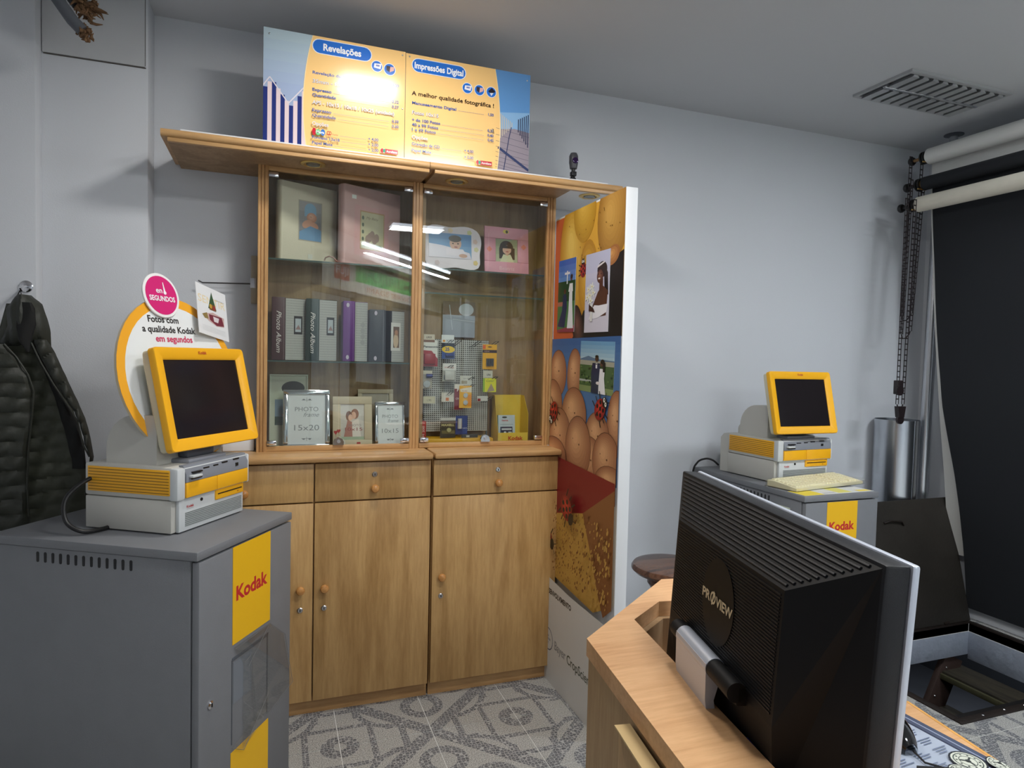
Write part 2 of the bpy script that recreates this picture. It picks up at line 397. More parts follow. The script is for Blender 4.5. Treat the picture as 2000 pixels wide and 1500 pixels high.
# cellar under the hatch
CELL = pm((84, 88, 96), .8, var=.25, scale=5, bump=.3, bscale=20, name='cellar_floor_paint'); CELW = pm((52, 56, 62), .9, var=.2, name='cellar_wall')
struct(MB().box(2.2, 1.4, -1.15, 5.2, 4.2, -1.1, CELL).build('cellar_floor'))
mb = MB(); mb.box(2.2, 4.15, -1.1, 5.2, 4.2, -.17, CELW); mb.box(5.15, 1.4, -1.1, 5.2, 4.15, -.17, CELW); mb.box(2.2, 1.4, -1.1, 2.25, 4.15, -.17, CELW); mb.box(2.25, 1.4, -1.1, 5.15, 1.45, -.17, CELW)
mb.box(4.2, 1.45, -.17, 5.15, 4.15, -.1, CELW); mb.box(2.25, 3.0, -.17, 4.2, 4.15, -.1, CELW)
struct(mb.build('wall_cellar'))
mb = MB(); mb.box(PX0, PY1-.006, -.171, PX1, PY1, -.0445, PITW, .004); struct(mb.build('wall_hatch_back'))
mb = MB(); mb.box(PX1-.006, PY0, -.195, PX1, PY1-.006, -.0445, PITW, .004); struct(mb.build('wall_hatch_right'))
# street-side glazed front behind the camera, set at an angle (it shows as a reflection in the cabinet doors)
fa = Vector((.32, -1.19, 0)); fb = Vector((3.70, -6.61, 0)); fd = (fb-fa).normalized(); FLEN = (fb-fa).length
FR = frame((fb.x, fb.y, 0), (-fd.x, -fd.y, 0), (0, 0, 1))   # local x runs from the far corner back towards the camera, z faces the room
struct(MB().box(-1.6, -1.29, 0, .32, -1.19, H, WALL).build('wall_front'))
mb = MB(); mb.M = FR
FRM = pm((120, 122, 126), .4, .7, name='aluminium_frame')
mb.box(0, 0, -.06, FLEN, .5, 0, WALL); mb.box(0, 2.44, -.06, FLEN, H, 0, WALL)
wf = mb.build('wall_shopfront'); struct(wf)
wn = MB(); wn.M = FR
xs = [0, 1.1, 2.2, 3.3, 4.4, 5.4, FLEN]
for x in xs: wn.box(max(0, x-.03), .5, -.05, min(FLEN, x+.03), 2.44, 0, FRM)
wn.box(0, .5, -.05, FLEN, .56, .0, FRM); wn.box(0, 2.02, -.05, FLEN, 2.08, 0, FRM)
wd = struct(wn.build('window_1'))
for i in range(len(xs)-1):
    g = MB(); g.M = FR; g.box(xs[i]+.03, .56, -.03, xs[i+1]-.03, 2.02, -.024, GLASS); g.build('pane', wd, world=True)
vb = MB(); vb.M = FR; vb.box(.2, 2.44, 0, FLEN-.06, 2.63, .16, WHITE, .02)
tag(vb.build('shutter_box'), 'long white roller shutter box above the shop window behind the camera', 'shutter box')
def dsign(a):
    a.rect(0, 0, a.w, a.h, (225, 225, 220)); a.rect(1.9, .12, 4.0, a.h-.02, (62, 168, 96)); a.rect(.25, .02, 1.8, a.h-.02, (196, 200, 196)); 
    a.text('FUJIFILM', 3.75, .17, .10, (30, 90, 60), 1.45, mirror=True, bold=.02)
    a.text('IMAGE SERVICE', 3.7, .03, .06, (170, 70, 60), 1.5, mirror=True)
    a.text('J. AURELIANO, LDA.', 1.7, .2, .07, (120, 60, 60), 1.3, mirror=True); a.text('Laborat\u00f3rio Fotogr\u00e1fico', 1.7, .07, .06, (120, 60, 60), 1.3, mirror=True)
    a.rect(4.15, .1, 4.5, a.h-.03, (200, 60, 56)); a.text('FUJI', 4.46, .16, .08, (235, 235, 235), .28, mirror=True, bold=.02)
M2 = FR @ Matrix.Translation((FLEN-4.95, 2.09, .012))
tag(printed('window_sign', M2, 4.75, .32, .01, WHITE, dsign), 'green and white film sign across the shop window, lettered to read from the street', 'sign')
#@@OBJECTS
# ceiling light fittings
def lamp_fix(x, y, sx, sy, label):
    t = thing('ceiling_lamp', label, 'ceiling lamp', (x, y, H))
    m = MB(); m.box(-sx/2-.03, -sy/2-.03, -.024, sx/2+.03, sy/2+.03, 0, WHITE, .005); m.build('housing', t)
    m = MB(); m.box(-sx/2, -sy/2, -.028, sx/2, sy/2, -.025, emit('lamp_diffuser', (235, 243, 255), 6)); m.build('diffuser', t)
    return t
lamp_fix(.40, 1.93, .24, .16, 'small lit ceiling lamp in front of the display cabinet')
lamp_fix(3.0, 1.05, .5, .24, 'lit ceiling panel at the right over the floor hatch')
lamp_fix(.95, .85, .5, .24, 'out-of-view fill light panel added above the reception desk')
lamp_fix(1.3, -1.0, .5, .24, 'fill light panel added behind the camera')
tb = thing('fluorescent_batten', 'twin fluorescent batten along the shop window behind the camera', 'ceiling lamp', (1.6, -2.71, H), math.radians(-53))
m = MB(); m.box(-1.25, -.05, -.08, 1.25, .05, 0, WHITE, .01); m.build('housing', tb)
for a in (-.62, .62): MB().tube([(a-.58, 0, -.1), (a+.58, 0, -.1)], .016, emit('tube_glow', (240, 246, 255), 14), 10).build('tube', tb)
# recessed unlit louvre panel
lp = thing('louvre_ceiling_lamp', 'unlit recessed ceiling lamp with two rows of mirrored louvre blades, right of the cabinet', 'ceiling lamp', (2.895, 2.275, H))
ALU = pm((196, 198, 202), .25, .9, .03, name='brushed_aluminium')
m = MB()
for a in ((-.32, -.155, .32, -.135), (-.32, .135, .32, .155), (-.32, -.135, -.305, .135), (.305, -.135, .32, .135)): m.box(a[0], a[1], -.012, a[2], a[3], 0, pm((170, 172, 174), .5, name='frame_paint'))
m.build('frame', lp)
m = MB(); m.box(-.305, -.135, -.002, .305, .135, -.0005, pm((150, 153, 156), .45, .2)); m.build('reflector_back', lp)
m = MB(); m.prism([(-.006, -.022), (.006, -.022), (.014, -.003), (-.014, -.003)], -.3, .3, ALU, 'x'); m.build('centre_spine', lp)
def blade(x, y0, y1):
    m = MB(); m.prism([(x-.020, -.022), (x+.020, -.022), (x+.004, -.003), (x-.004, -.003)], y0, y1, pm((176, 178, 180), .35, .35, name='louvre_metal'), 'y'); return m.build('louvre_blade', lp, smooth=False)
for k in range(10):
    for (a, b) in ((-.134, -.014), (.014, .134)): blade(-.27+k*.06, a, b)
# ---------------------------------------------------------------- lower cabinets
LOCKM = pm((206, 206, 208), .3, 1, .03, name='lock_steel')
def knob(parent, x, y, z):
    m = MB(); m.lathe([(.007, 0), (.007, -.006), (.015, -.012), (.0165, -.02), (.013, -.027), (.005, -.030)], (x, y, z), W['knob'], 'y', 16); return m.build('knob', parent)
def lock(parent, x, y, z):
    m = MB(); m.lathe([(.0105, 0), (.0105, -.003), (.008, -.005)], (x, y, z), LOCKM, 'y', 16); m.box(x-.0015, y-.0062, z-.005, x+.0015, y-.0045, z+.004, BLACK); return m.build('lock', parent)
def base_cab(label, x0, x1, splits, knobside):
    t = thing('base_cabinet', label, 'cabinet', (x0, 2.58, 0))
    w = x1-x0
    m = MB(); m.box(0, .022, .06, w, .30, .985, W['door']); m.build('body', t)
    m = MB(); m.box(0, .03, 0, w, .045, .058, W['hor']); m.build('plinth', t)
    m = MB(); m.box(-.001, -.035, .990, w+.001, .31, 1.015, W['hor'], .009); m.build('countertop', t)
    n = len(splits)-1
    for i in range(n):
        a, b = splits[i]-x0+.0025, splits[i+1]-x0-.0025
        d = MB().box(a, 0, .836, b, .019, .982, W['door'], .0015).build('drawer', t)
        knob(d, (a+b)/2, 0, .880); lock(d, (a+b)/2, 0, .934)
        d = MB().box(a, 0, .062, b, .019, .830, W['door'], .0015).build('door', t)
        kx = a+.038 if knobside[i] == 'l' else b-.045
        knob(d, kx, 0, .502); lock(d, kx, 0, .422)
    return t
base_cab('left wooden base cabinet with two drawers over two doors, partly behind the grey kiosk cabinet', -.35, .601, [-.35, .147, .601], 'rl')
base_cab('right wooden base cabinet with one drawer over one door, next to the vegetable poster', .608, 1.162, [.608, 1.162], 'l')
# ---------------------------------------------------------------- glass-fronted display cabinets
def stile(parent, x0, x1, z0=1.015, z1=2.116):
    w = x1-x0; p = [(x0, 2.715), (x0, 2.703)]
    for k in (.3, .62):
        c = x0+w*k; p += [(c-.0025, 2.700), (c-.0015, 2.704), (c+.0015, 2.704), (c+.0025, 2.700)]
    p = [(x0, 2.72), (x0, 2.702), (x0+.002, 2.700)]+[q for k in (.3, .62) for q in ((x0+w*k-.002, 2.7), (x0+w*k-.0012, 2.7045), (x0+w*k+.0012, 2.7045), (x0+w*k+.002, 2.7))]+[(x1-.002, 2.7), (x1, 2.702), (x1, 2.72)]
    return MB().prism(p, z0, z1, W['stile']).build('stile', parent, world=True, smooth=False)
def hinge(parent, x, z):
    m = MB(); m.box(x-.018, 2.694, z-.009, x+.018, 2.709, z+.009, CHROME, .002); return m.build('hinge', parent, world=True)
def disp(label, x0, x1, stiles, xm, shelves, white_ext=None, cx0=0, cx1=0, spots=()):
    t = thing('display_cabinet', label, 'display cabinet', ((x0+x1)/2, 2.79, 1.015))
    m = MB(); m.box(x0, 2.882, 1.015, x1, 2.890, 2.116, W['inner']); m.build('back_panel', t, world=True)
    m = MB(); m.box(x0, 2.72, 1.015, x0+.016, 2.882, 2.116, W['inner']); m.box(x1-.016, 2.72, 1.015, x1, 2.882, 2.116, W['inner']); m.build('side_panels', t, world=True)
    for s in stiles: stile(t, *s)
    gx0 = x0+.036 if x0 < 0 else x0+.0; gx1 = x1-.04
    m = MB(); m.box(gx0, 2.703, 2.098, gx1, 2.72, 2.116, W['hor'], .002); m.build('top_rail', t, world=True)
    m = MB(); m.box(gx0, 2.703, 1.0155, gx1, 2.72, 1.036, W['hor'], .002); m.build('bottom_rail', t, world=True)
    for z in shelves:
        m = MB(); m.box(x0+.018, 2.728, z-.006, x1-.018, 2.88, z, SHELFG); m.box(x0+.018, 2.7272, z-.006, x1-.018, 2.728, z, pm((66, 84, 80), .2, name='shelf_edge')); m.build('glass_shelf', t, world=True)
    for (a, b) in ((gx0+.001, xm-.001), (xm+.001, gx1-.001)):
        m = MB(); m.box(a, 2.7045, 1.038, b, 2.7085, 2.096, GLASS); d = m.build('glass_door', t, world=True)
    for z in (2.083, 1.050):
        hinge(t, gx0+.02, z); hinge(t, gx1-.02, z)
    m = MB(); m.prism([(xm-.02, 1.037), (xm+.02, 1.037), (xm+.02, 1.05), (xm+.014, 1.062), (xm, 1.068), (xm-.014, 1.062), (xm-.02, 1.05)], 2.690, 2.7035, CHROME, 'y')
    m.lathe([(.007, 0), (.007, -.004)], (xm, 2.690, 1.052), LOCKM, 'y', 12); m.build('door_lock', t, world=True)
    # canopy: soffit board, front board, nosing, white top
    c = MB().box(cx0+.02, 2.5345, 2.116, cx1-.002, 2.553, 2.130, W['hor'], .001).build('canopy_front_board', t, world=True)
    e = white_ext if white_ext else cx1
    s = MB(); s.box(cx0+.02, 2.553, 2.116, min(e, cx1), 2.895, 2.130, W['inner'])
    if white_ext: s.box(white_ext, 2.553, 2.116, cx1-.02, 2.895, 2.130, WHITE)
    s.build('canopy_soffit', t, world=True)
    n = MB(); R = .013; pr = [(2.895, 2.130), (2.535, 2.130)]+[(2.535+.0-.010*math.sin(a), 2.143-.013*math.cos(a)) for a in [PI*k/8 for k in range(9)]]+[(2.895, 2.156)]
    n.prism([(y, z) for y, z in pr], cx0, cx1-.002, W['hor'], 'x'); n.build('canopy_nosing', t, world=True)
    m = MB(); m.box(cx0+(.06 if cx0 < 0 else 0), 2.535, 2.156, cx1-(.07 if cx1 > 1 else 0), 2.895, 2.1605, WHITE); m.build('canopy_top', t, world=True)
    for (x, y) in spots:
        m = MB(); m.lathe([(.046, 0), (.046, -.003), (.040, -.006), (.033, -.005), (.031, -.001)], (x, y, 2.116), BRASS, 'z', 28); sp = m.build('spotlight', t, world=True)
        m = MB(); m.lathe([(.026, -.001), (.025, -.006), (.016, -.0045)], (x, y, 2.116), pm((120, 120, 112), .1, .3, name='lamp_glass'), 'z', 24); m.build('bulb', sp, world=True)
    return t
dl = disp('left glass-fronted wooden display cabinet holding photo albums and silver frames', -.064, .572, [(-.064, -.026), (.531, .572)], .245, (1.77, 1.372), None, -.37, .5625, [(.131, 2.607)])
dr = disp('right glass-fronted wooden display cabinet holding portraits and hanging batteries', .574, 1.172, [(1.131, 1.172)], .862, (1.776, 1.672), 1.172, .5625, 1.41, [(.692, 2.615), (1.285, 2.60)])
# ---------------------------------------------------------------- price boards on top
BOARDW = pm((232, 232, 228), .3, name='board_white')
ORG = (252, 206, 134); BLU = (40, 112, 208); TX = (78, 106, 170); OUT = (196, 190, 186); RED = (196, 50, 64)
def logo_a(a, x, y, s=1):
    a.rect(x, y, x+.066*s, y+.017*s, (226, 214, 200)); a.rect(x+.017*s, y, x+.066*s, y+.017*s, RED); a.ell(x+.006*s, y+.0085*s, .006*s, .0085*s, (200, 40, 60)); a.ell(x+.014*s, y+.009*s, .005*s, .007*s, (50, 160, 120))
    a.text('Aureliano', x+.022*s, y+.0045*s, .008*s, (250, 250, 250), .041*s, bold=.02)
def ico(a, x, y, r, kind):
    a.ell(x, y, r*1.12, r*1.12, (240, 244, 250)); a.ell(x, y, r, r, BLU)
    if kind == 0: a.poly([(x-r*.6, y-r*.3), (x+r*.7, y-r*.45), (x+r*.9, y+r*.6), (x-r*.5, y+r*.5)], (238, 238, 246)); a.rect(x-r*.2, y, x+r*.5, y+r*.3, (120, 130, 190))
    if kind == 1: a.poly([(x-r*.6, y-r*.2), (x, y-r*.5), (x+r*.1, y+r*.6), (x-r*.6, y+r*.6)], (58, 50, 60)); a.poly([(x, y-r*.5), (x+r*.8, y-r*.1), (x+r*.9, y+r*.6), (x+r*.1, y+r*.5)], (230, 180, 170))
    if kind == 2: a.poly([(x-r*.7, y+r*.1), (x+r*.1, y+r*.9), (x+r*.9, y+r*.2), (x, y-r*.4)], (36, 32, 44)); a.poly([(x-r*.3, y-r*.2), (x+r*.5, y-r*.1), (x, y-r*.8)], (220, 226, 240))
def row(a, t, v, y, x0=.169, xe=.452, xv=.486, w=None, h=.0105):
    a.text(t, x0, y, h, TX, w, bold=.025); x = x0+(w or .1)+.008
    if v:
        a.text(v, xv, y, h, TX, None, 'r', .02)
        n = int((xe-x)/.004)
        for k in range(n): a.rect(x+k*.004, y+.0003, x+k*.004+.002, y+.0018, TX)
BH = .405
def board_l(a):
    w, h = a.w, a.h; a.grad(0, h*.45, .2, h, (160, 176, 206), (176, 196, 206), 6); a.grad(0, 0, .2, h*.45, (130, 150, 200), (160, 176, 206), 3)
    for k in range(12):
        x = k*.0147; top = .225-abs(x-.022)*1.35 if x < .088 else .14+(x-.088)*1.3
        a.poly([(x, 0), (x+.0147, 0), (x+.0147, top), (x, top)], (38, 52, 118) if k % 2 == 0 else (226, 206, 208))
    a.line(-.01, .185, .022, .232, .004, (222, 214, 220)); a.line(.022, .232, .086, .147, .004, (222, 214, 220)); a.line(.086, .147, .15, .225, .004, (222, 214, 220))
    n = 14; L_ = [(.165-.024*math.sin(PI*(.12+.83*k/n))**.8-(.004*k/n), h*(1-k/n)) for k in range(n+1)]
    L_ = [(.136+.032*((abs(k/n-.62))/.62)**2, h*(1-k/n)) for k in range(n+1)]
    a.poly([(w, h)]+L_+[(w, 0)], (253, 224, 170)); a.poly([(w, h)]+[(x+.003, y) for x, y in L_]+[(w, 0)], ORG)
    y = h*(1-.087); a.pill(.166, y-.027, .383, y+.027, (240, 244, 250)); a.pill(.169, y-.0245, .380, y+.0245, BLU); a.text('Revela\u00e7\u00f5es', .2745, y-.012, .024, (250, 250, 250), .137, 'c', .03)
    ico(a, .402, h*(1-.178), .0195, 0); ico(a, .450, h*(1-.188), .0205, 1)
    Y = lambda v: h*(1-v)-.006
    row(a, 'Revela\u00e7\u00e3o do Filme', '3,00', Y(.325), w=.150, xe=.45)
    def outl(t, yy, w, hh=.013): a.text(t, .169, yy, hh, (150, 160, 196), w, bold=.03); a.text(t, .169, yy, hh, (246, 238, 226), w, bold=-.002)
    outl('35mm - fotos 10x15', Y(.405), .19); row(a, 'Expresso', '0,32', Y(.478), w=.068); row(a, 'Quantidade', '0,27', Y(.527), w=.084)
    outl('APS - 10x15 / 10x18 / 10x25 (unidade)', Y(.598), .30); row(a, 'Expresso', '0,39', Y(.664), w=.068); row(a, 'Quantidade', '0,30', Y(.713), w=.084)
    outl('Op\u00e7\u00f5es', Y(.79), .058); yy = Y(.862)
    a.ell(.176, yy+.006, .007, .013, (204, 40, 60)); a.ell(.190, yy+.005, .009, .011, (120, 200, 140)); a.ell(.207, yy+.006, .008, .012, (60, 120, 200)); a.text('Mega', .184, yy+.001, .010, (245, 245, 245), .028, bold=.02)
    a.text('CD', .221, yy, .013, RED, .017, bold=.03); a.text('Frontier', .241, yy, .007, RED, .021)
    row(a, '', '+ 4,00', yy, x0=.16, xe=.368, xv=.410, w=.1); row(a, 'Formato 13x18', '+ 2,00', Y(.912), w=.098, xe=.368, xv=.410); row(a, 'Papel Mate', '+ 2,00', Y(.962), w=.073, xe=.368, xv=.410)
    logo_a(a, .418, .008)
def board_r(a):
    w, h = a.w, a.h; a.rect(0, 0, w, h, ORG)
    n = 12; cv = [(.352+.040*math.sin(PI*(k/n)*.55+.3), h*(1-k/n)) for k in range(n+1)]; cv = [(.362+.026*(1-((k/n-.62)/.62)**2), h*(1-k/n)) for k in range(n+1)]
    a.poly(cv+[(w, 0), (w, h)], (98, 150, 206)); a.poly([(x, y) for x, y in cv if y < h*.62]+[(w, 0), (w, h*.62)], (138, 180, 220)); a.poly([(x, y) for x, y in cv if y < h*.45]+[(w, 0), (w, h*.42), (.45, h*.44)], (150, 140, 150))
    for k in range(9): yb = h*.40*(1-k/9.)**1.5; a.line(.37, yb+.01, w+.01, yb-.012, .0014, (96, 92, 108))
    for k in range(7): x = .388+k*.008; a.rect(x, h*(.33+.02*k), x+.003, h*(.57-.012*k), (204, 190, 170))
    for k in range(6): x = w-.004-k*.0085; a.rect(x-.004, h*(.27+.028*k), x, h*(.60-.012*k), (52, 58, 84))
    a.line(.435, h*.45, .425, h*.33, .003, (44, 56, 96)); a.line(.425, h*.33, .405, 0, .003, (44, 56, 96)); a.line(.380, h*.235, w, h*.04, .010, (56, 66, 104))
    a.poly([(x-.003, y) for x, y in cv]+[(x, y) for x, y in cv[::-1]], (253, 224, 170))
    y = h*(1-.098); a.pill(.022, y-.027, .240, y+.027, (240, 244, 250)); a.pill(.025, y-.0245, .237, y+.0245, BLU); a.text('Impress\u00f5es Digital', .131, y-.012, .023, (250, 250, 250), .195, 'c', .03)
    for k in range(3): ico(a, .246+k*.050, h*(1-.235), .0195, k)
    a.text('A melhor qualidade fotogr\u00e1fica !', .024, h*(1-.37)-.006, .0155, (44, 26, 20), .334, bold=.015)
    Y = lambda v: h*(1-v)-.006
    def rw(t, v, y, wd, xe=.318, xv=.358): row(a, t, v, y, .026, xe, xv, wd)
    rw('Manuseamento Digital', '1,50', Y(.455), .176)
    def outl(t, yy, w): a.text(t, .026, yy, .013, (150, 160, 196), w, bold=.03); a.text(t, .026, yy, .013, (246, 238, 226), w, bold=-.002)
    outl('Fotos 10x15', Y(.55), .105); rw('+ de 100 Fotos', '0,35', Y(.615), .112); rw('40 a 99 Fotos', '0,40', Y(.662), .104); rw('1 a 39 Fotos', '0,45', Y(.710), .094)
    a.rect(.350, Y(.615), .357, Y(.615)+.012, (30, 28, 40)); a.text('5', .3505, Y(.615)+.001, .0095, (240, 235, 230), .005)
    outl('Op\u00e7\u00f5es', Y(.785), .062); rw('Grava\u00e7\u00e3o de CD', '+ 4,00', Y(.848), .110, .228, .274); rw('Papel Mate', '+ 2,00', Y(.910), .077, .228, .274)
    logo_a(a, .286, .012)
GB = pm((214, 206, 196), .2, name='gloss_board')
def bolts(parent, pts):
    for p in pts: MB().lathe([(.003, 0), (.003, -.002), (.0012, -.0032)], p, LOCKM, 'y', 10).build('screw', parent, world=True)
b1 = tag(printed('price_board', FRONT(-.046, 2.556, 2.161), .510, BH, .005, GB, board_l, rough=.16), 'left price board reading Revela\u00e7\u00f5es, with striped beach huts, standing on the cabinet', 'sign')
b2 = tag(printed('price_board', FRONT(.466, 2.556, 2.161), .514, BH-.002, .005, GB, board_r, rough=.16), 'right price board reading Impress\u00f5es Digital, with a boardwalk, standing on the cabinet', 'sign')
bolts(b1, [(-.026, 2.5555, 2.545), (.452, 2.5555, 2.552), (.455, 2.5555, 2.35)]); bolts(b2, [(.480, 2.5555, 2.552), (.966, 2.5555, 2.54)])
# webcam on the canopy
wc = thing('webcam', 'small black webcam on a tripod stand on top of the right display cabinet', 'camera', (1.242, 2.68, 2.1605))
m = MB(); m.tube([(0, 0, .004), (0, 0, .10)], .0085, BLACK, 10); m.box(-.012, -.012, .055, .012, .012, .075, BLACK, .003); m.build('post', wc)
for a in (.3, 2.4, 4.5): MB().tube([(0, 0, .06), (.052*math.cos(a), .052*math.sin(a), .003)], .0035, BLACK, 8).build('leg', wc)
m = MB(); m.lathe([(.002, -.045), (.016, -.04), (.020, -.015), (.020, .015), (.014, .028), (.003, .031)], (0, 0, .128), pm((70, 70, 74), .35, name='webcam_shell'), 'z', 18)
m.M = Matrix.Translation((0, 0, .128)); m.M = Matrix.Identity(4); m.build('head', wc)
m = MB(); m.lathe([(.014, 0), (.013, -.006), (.005, -.008)], (0, -.016, .12), pm((46, 20, 66), .05, .2, name='lens_purple'), 'y', 18); m.build('lens', wc)
# ---------------------------------------------------------------- tall poster board
pb = thing('poster_board', 'tall free-standing white board with a vegetable and ladybird poster, right of the cabinets', 'poster board', (1.18, 2.35, 0))
MB().box(1.1705, 2.073, 0, 1.218, 2.69, 2.020, WHITE, .002).build('board', pb, world=True)
PF = lambda y, z: frame((1.1700, y, z), (0, -1, 0), (0, 0, 1))    # faces -X; local x = towards the camera
def ladybird(a, x, y, r, rot, eyes=True):
    c, s = math.cos(rot), math.sin(rot)
    R = lambda u, v: (x+r*(u*c-v*s), y+r*(u*s+v*c))
    for k in range(3):
        for sd in (-1, 1):
            p, q = R(-.5+.55*k, sd*.7), R(-.75+.75*k, sd*1.35); a.line(*p, *q, r*.13, (30, 18, 16))
    a.blob(*R(0, 0), r*1.05, r*.85, (150, 20, 20), (214, 60, 44), rot, 5)
    a.line(*R(-1, 0), *R(1.0, 0), r*.07, (60, 12, 12))
    for u, v in ((-.45, .4), (-.45, -.42), (.2, .46), (.2, -.46), (.62, .1), (-.1, 0)): a.ell(*R(u, v), r*.19, r*.19, (26, 14, 14), 0, 12)
    a.ell(*R(-1.05, 0), r*.42, r*.5, (24, 18, 18), rot, 16)
    if eyes:
        for sd in (-1, 1): a.ell(*R(-1.1, sd*.22), r*.17, r*.2, (245, 240, 225), 0, 12); a.ell(*R(-1.14, sd*.22), r*.07, r*.09, (20, 20, 20), 0, 8)
    for sd in (-1, 1): a.line(*R(-1.3, sd*.15), *R(-1.8, sd*.5), r*.07, (30, 18, 16))
def poster(a):
    w = a.w; rnd = random.Random(3)
    # band 1 (top): yellow potatoes
    a.rect(0, 1.49, w, 2.012, (226, 170, 62)); a.grad(0, 1.49, .115, 2.0, (206, 98, 54), (190, 92, 46), 6)
    a.poly([(.0, 1.49), (.21, 1.49), (.19, 1.60), (.06, 1.72), (.05, 1.95), (.10, 2.01), (0, 2.01)], (204, 96, 52))
    a.blob(.19, 1.80, .135, .27, (200, 142, 40), (244, 204, 98), .1, 8, -.2, .3)
    a.blob(.52, 1.93, .12, .17, (166, 118, 48), (212, 164, 84), 0, 8, -.2, .1); a.blob(.285, 2.0, .10, .125, (196, 146, 46), (236, 190, 80), 0, 8)
    a.blob(.33, 1.72, .085, .16, (190, 136, 44), (232, 182, 70), .0, 6)
    a.poly([(w, 1.80), (.54, 1.78), (.50, 1.75), (.46, 1.60), (.30, 1.60), (.26, 1.55), (.20, 1.49), (w, 1.49)], (28, 22, 22)); a.blob(.25, 1.53, .05, .1, (52, 34, 30), (120, 80, 70), .3, 5)
    a.blob(.53, 1.79, .055, .035, (170, 110, 60), (220, 160, 90), .3, 4)
    for k in range(16): a.ell(rnd.uniform(.14, .58), rnd.uniform(1.82, 1.99), .0025, .003, (120, 80, 30), 0, 7)
    ladybird(a, .288, 1.765, .030, PI/2+PI)
    # band 2: blue with tan potatoes
    a.rect(0, .94, w, 1.49, (78, 118, 168)); a.grad(0, 1.40, w, 1.49, (72, 112, 164), (60, 100, 156), 3)
    P = [(.235, 1.335, .07, .11), (.07, 1.34, .085, .10), (.02, 1.20, .10, .11), (.60, 1.17, .07, .12), (.45, 1.10, .10, .10), (.24, 1.17, .115, .115), (.10, 1.06, .12, .13), (.40, 1.0, .1, .10), (.29, 1.045, .115, .125), (.53, 1.02, .105, .11), (.05, .98, .13, .08), (.57, .94, .12, .07)]
    for x, y, rx, ry in P: a.ell(x, y, rx*1.03, ry*1.03, (112, 70, 48), 0, 26); a.blob(x, y, rx, ry, (160, 104, 72), (226, 172, 124), 0, 8, -.2, .3); a.ell(x+rx*.1, y+ry*.1, .006, .004, (120, 78, 50)); a.ell(x-rx*.4, y+ry*.25, .003, .003, (120, 78, 50), 0, 8)
    ladybird(a, .477, 1.215, .045, PI*1.2); ladybird(a, .045, 1.172, .045, PI*.3)
    # band 3: red triangle over grainy yellow
    a.poly([(0, .985), (w, .955), (w, .5), (.47, .43), (0, .46)], (206, 162, 78)); a.poly([(0, .985), (w, .955), (w, .93), (.36, .79), (.11, .735), (0, .735)], (136, 28, 34))
    a.poly([(w, .93), (.36, .79), (.43, .66), (.50, .52), (.55, .44), (w, .49)], (146, 94, 54))
    for k in range(620):
        x = rnd.uniform(.0, w); y = rnd.uniform(.47, .80)
        if x > .28 and y > .79: continue
        d = max(0, x-.25)*2.2; r = rnd.uniform(.0012, .0042)*(1+d*1.1)
        a.ell(x, y, r*.9, r*1.7, (134, 84, 44) if rnd.random() < .55-(.35 if x > .46 else 0) else ((206, 162, 84) if x > .34 else (150, 98, 44)), -.5, 7)
    ladybird(a, .258, .79, .055, PI*.78, False); ladybird(a, .075, .62, .05, PI*.9, False)
    a.rect(0, 0, w, .44, (216, 216, 214)); a.poly([(0, .46), (.47, .43), (w, .43), (w, .30), (0, .30)], (216, 216, 214))
    a.text('DESENVOLVIMENTO', .332, .386, .021, (22, 22, 24), .262, 'r', .045)
    a.ring(.112, .185, .044, .049, (86, 96, 120)); a.text('BAYER', .112, .181, .008, (86, 96, 120), .05, 'c', .02); a.text('B', .112, .194, .009, (86, 96, 120), None, 'c', .02); a.text('Y', .112, .163, .009, (86, 96, 120), None, 'c', .02)
    a.text('Bayer', .180, .166, .037, (140, 142, 146), .112, bold=.01); a.text('CropScience', .304, .163, .037, (76, 82, 68), .25, bold=.01)
m = MB(); a = Art(m, PF(2.688, 0), .613, 2.019, .4); poster(a); m.build('poster', pb, world=True, recalc=False, smooth=False)
def bride_kneel(a):
    w, h = a.w, a.h; a.grad(0, h*.6, w, h, (120, 160, 214), (58, 104, 188), 5); a.rect(0, h*.42, w, h*.70, (44, 74, 44)); a.rect(0, 0, w, h*.42, (74, 120, 70)); a.poly([(0, 0), (w, 0), (w, h*.09), (0, h*.03)], (150, 60, 76)); a.rect(0, h*.36, w*.4, h*.42, (170, 110, 90))
    a.rect(w*.50, h*.66, w*.56, h*.84, (226, 228, 230)); a.rect(w*.38, h*.79, w*.68, h*.82, (226, 228, 230))
    a.poly([(w*.6, h*.05), (w*.95, h*.05), (w*.86, h*.4), (w*.84, h*.62), (w*.68, h*.62), (w*.66, h*.3)], (238, 238, 240)); a.ell(w*.77, h*.73, w*.06, h*.035, (96, 60, 44)); a.ell(w*.78, h*.755, w*.07, h*.03, (30, 22, 20)); a.poly([(w*.62, h*.55), (w*.88, h*.55), (w*.86, h*.66), (w*.68, h*.66)], (238, 236, 236))
    a.poly([(w*.02, h*.08), (w*.45, h*.06), (w*.56, h*.34), (w*.5, h*.52), (w*.32, h*.52), (w*.28, h*.3)], (40, 46, 84)); a.ell(w*.42, h*.56, w*.07, h*.035, (84, 54, 40))
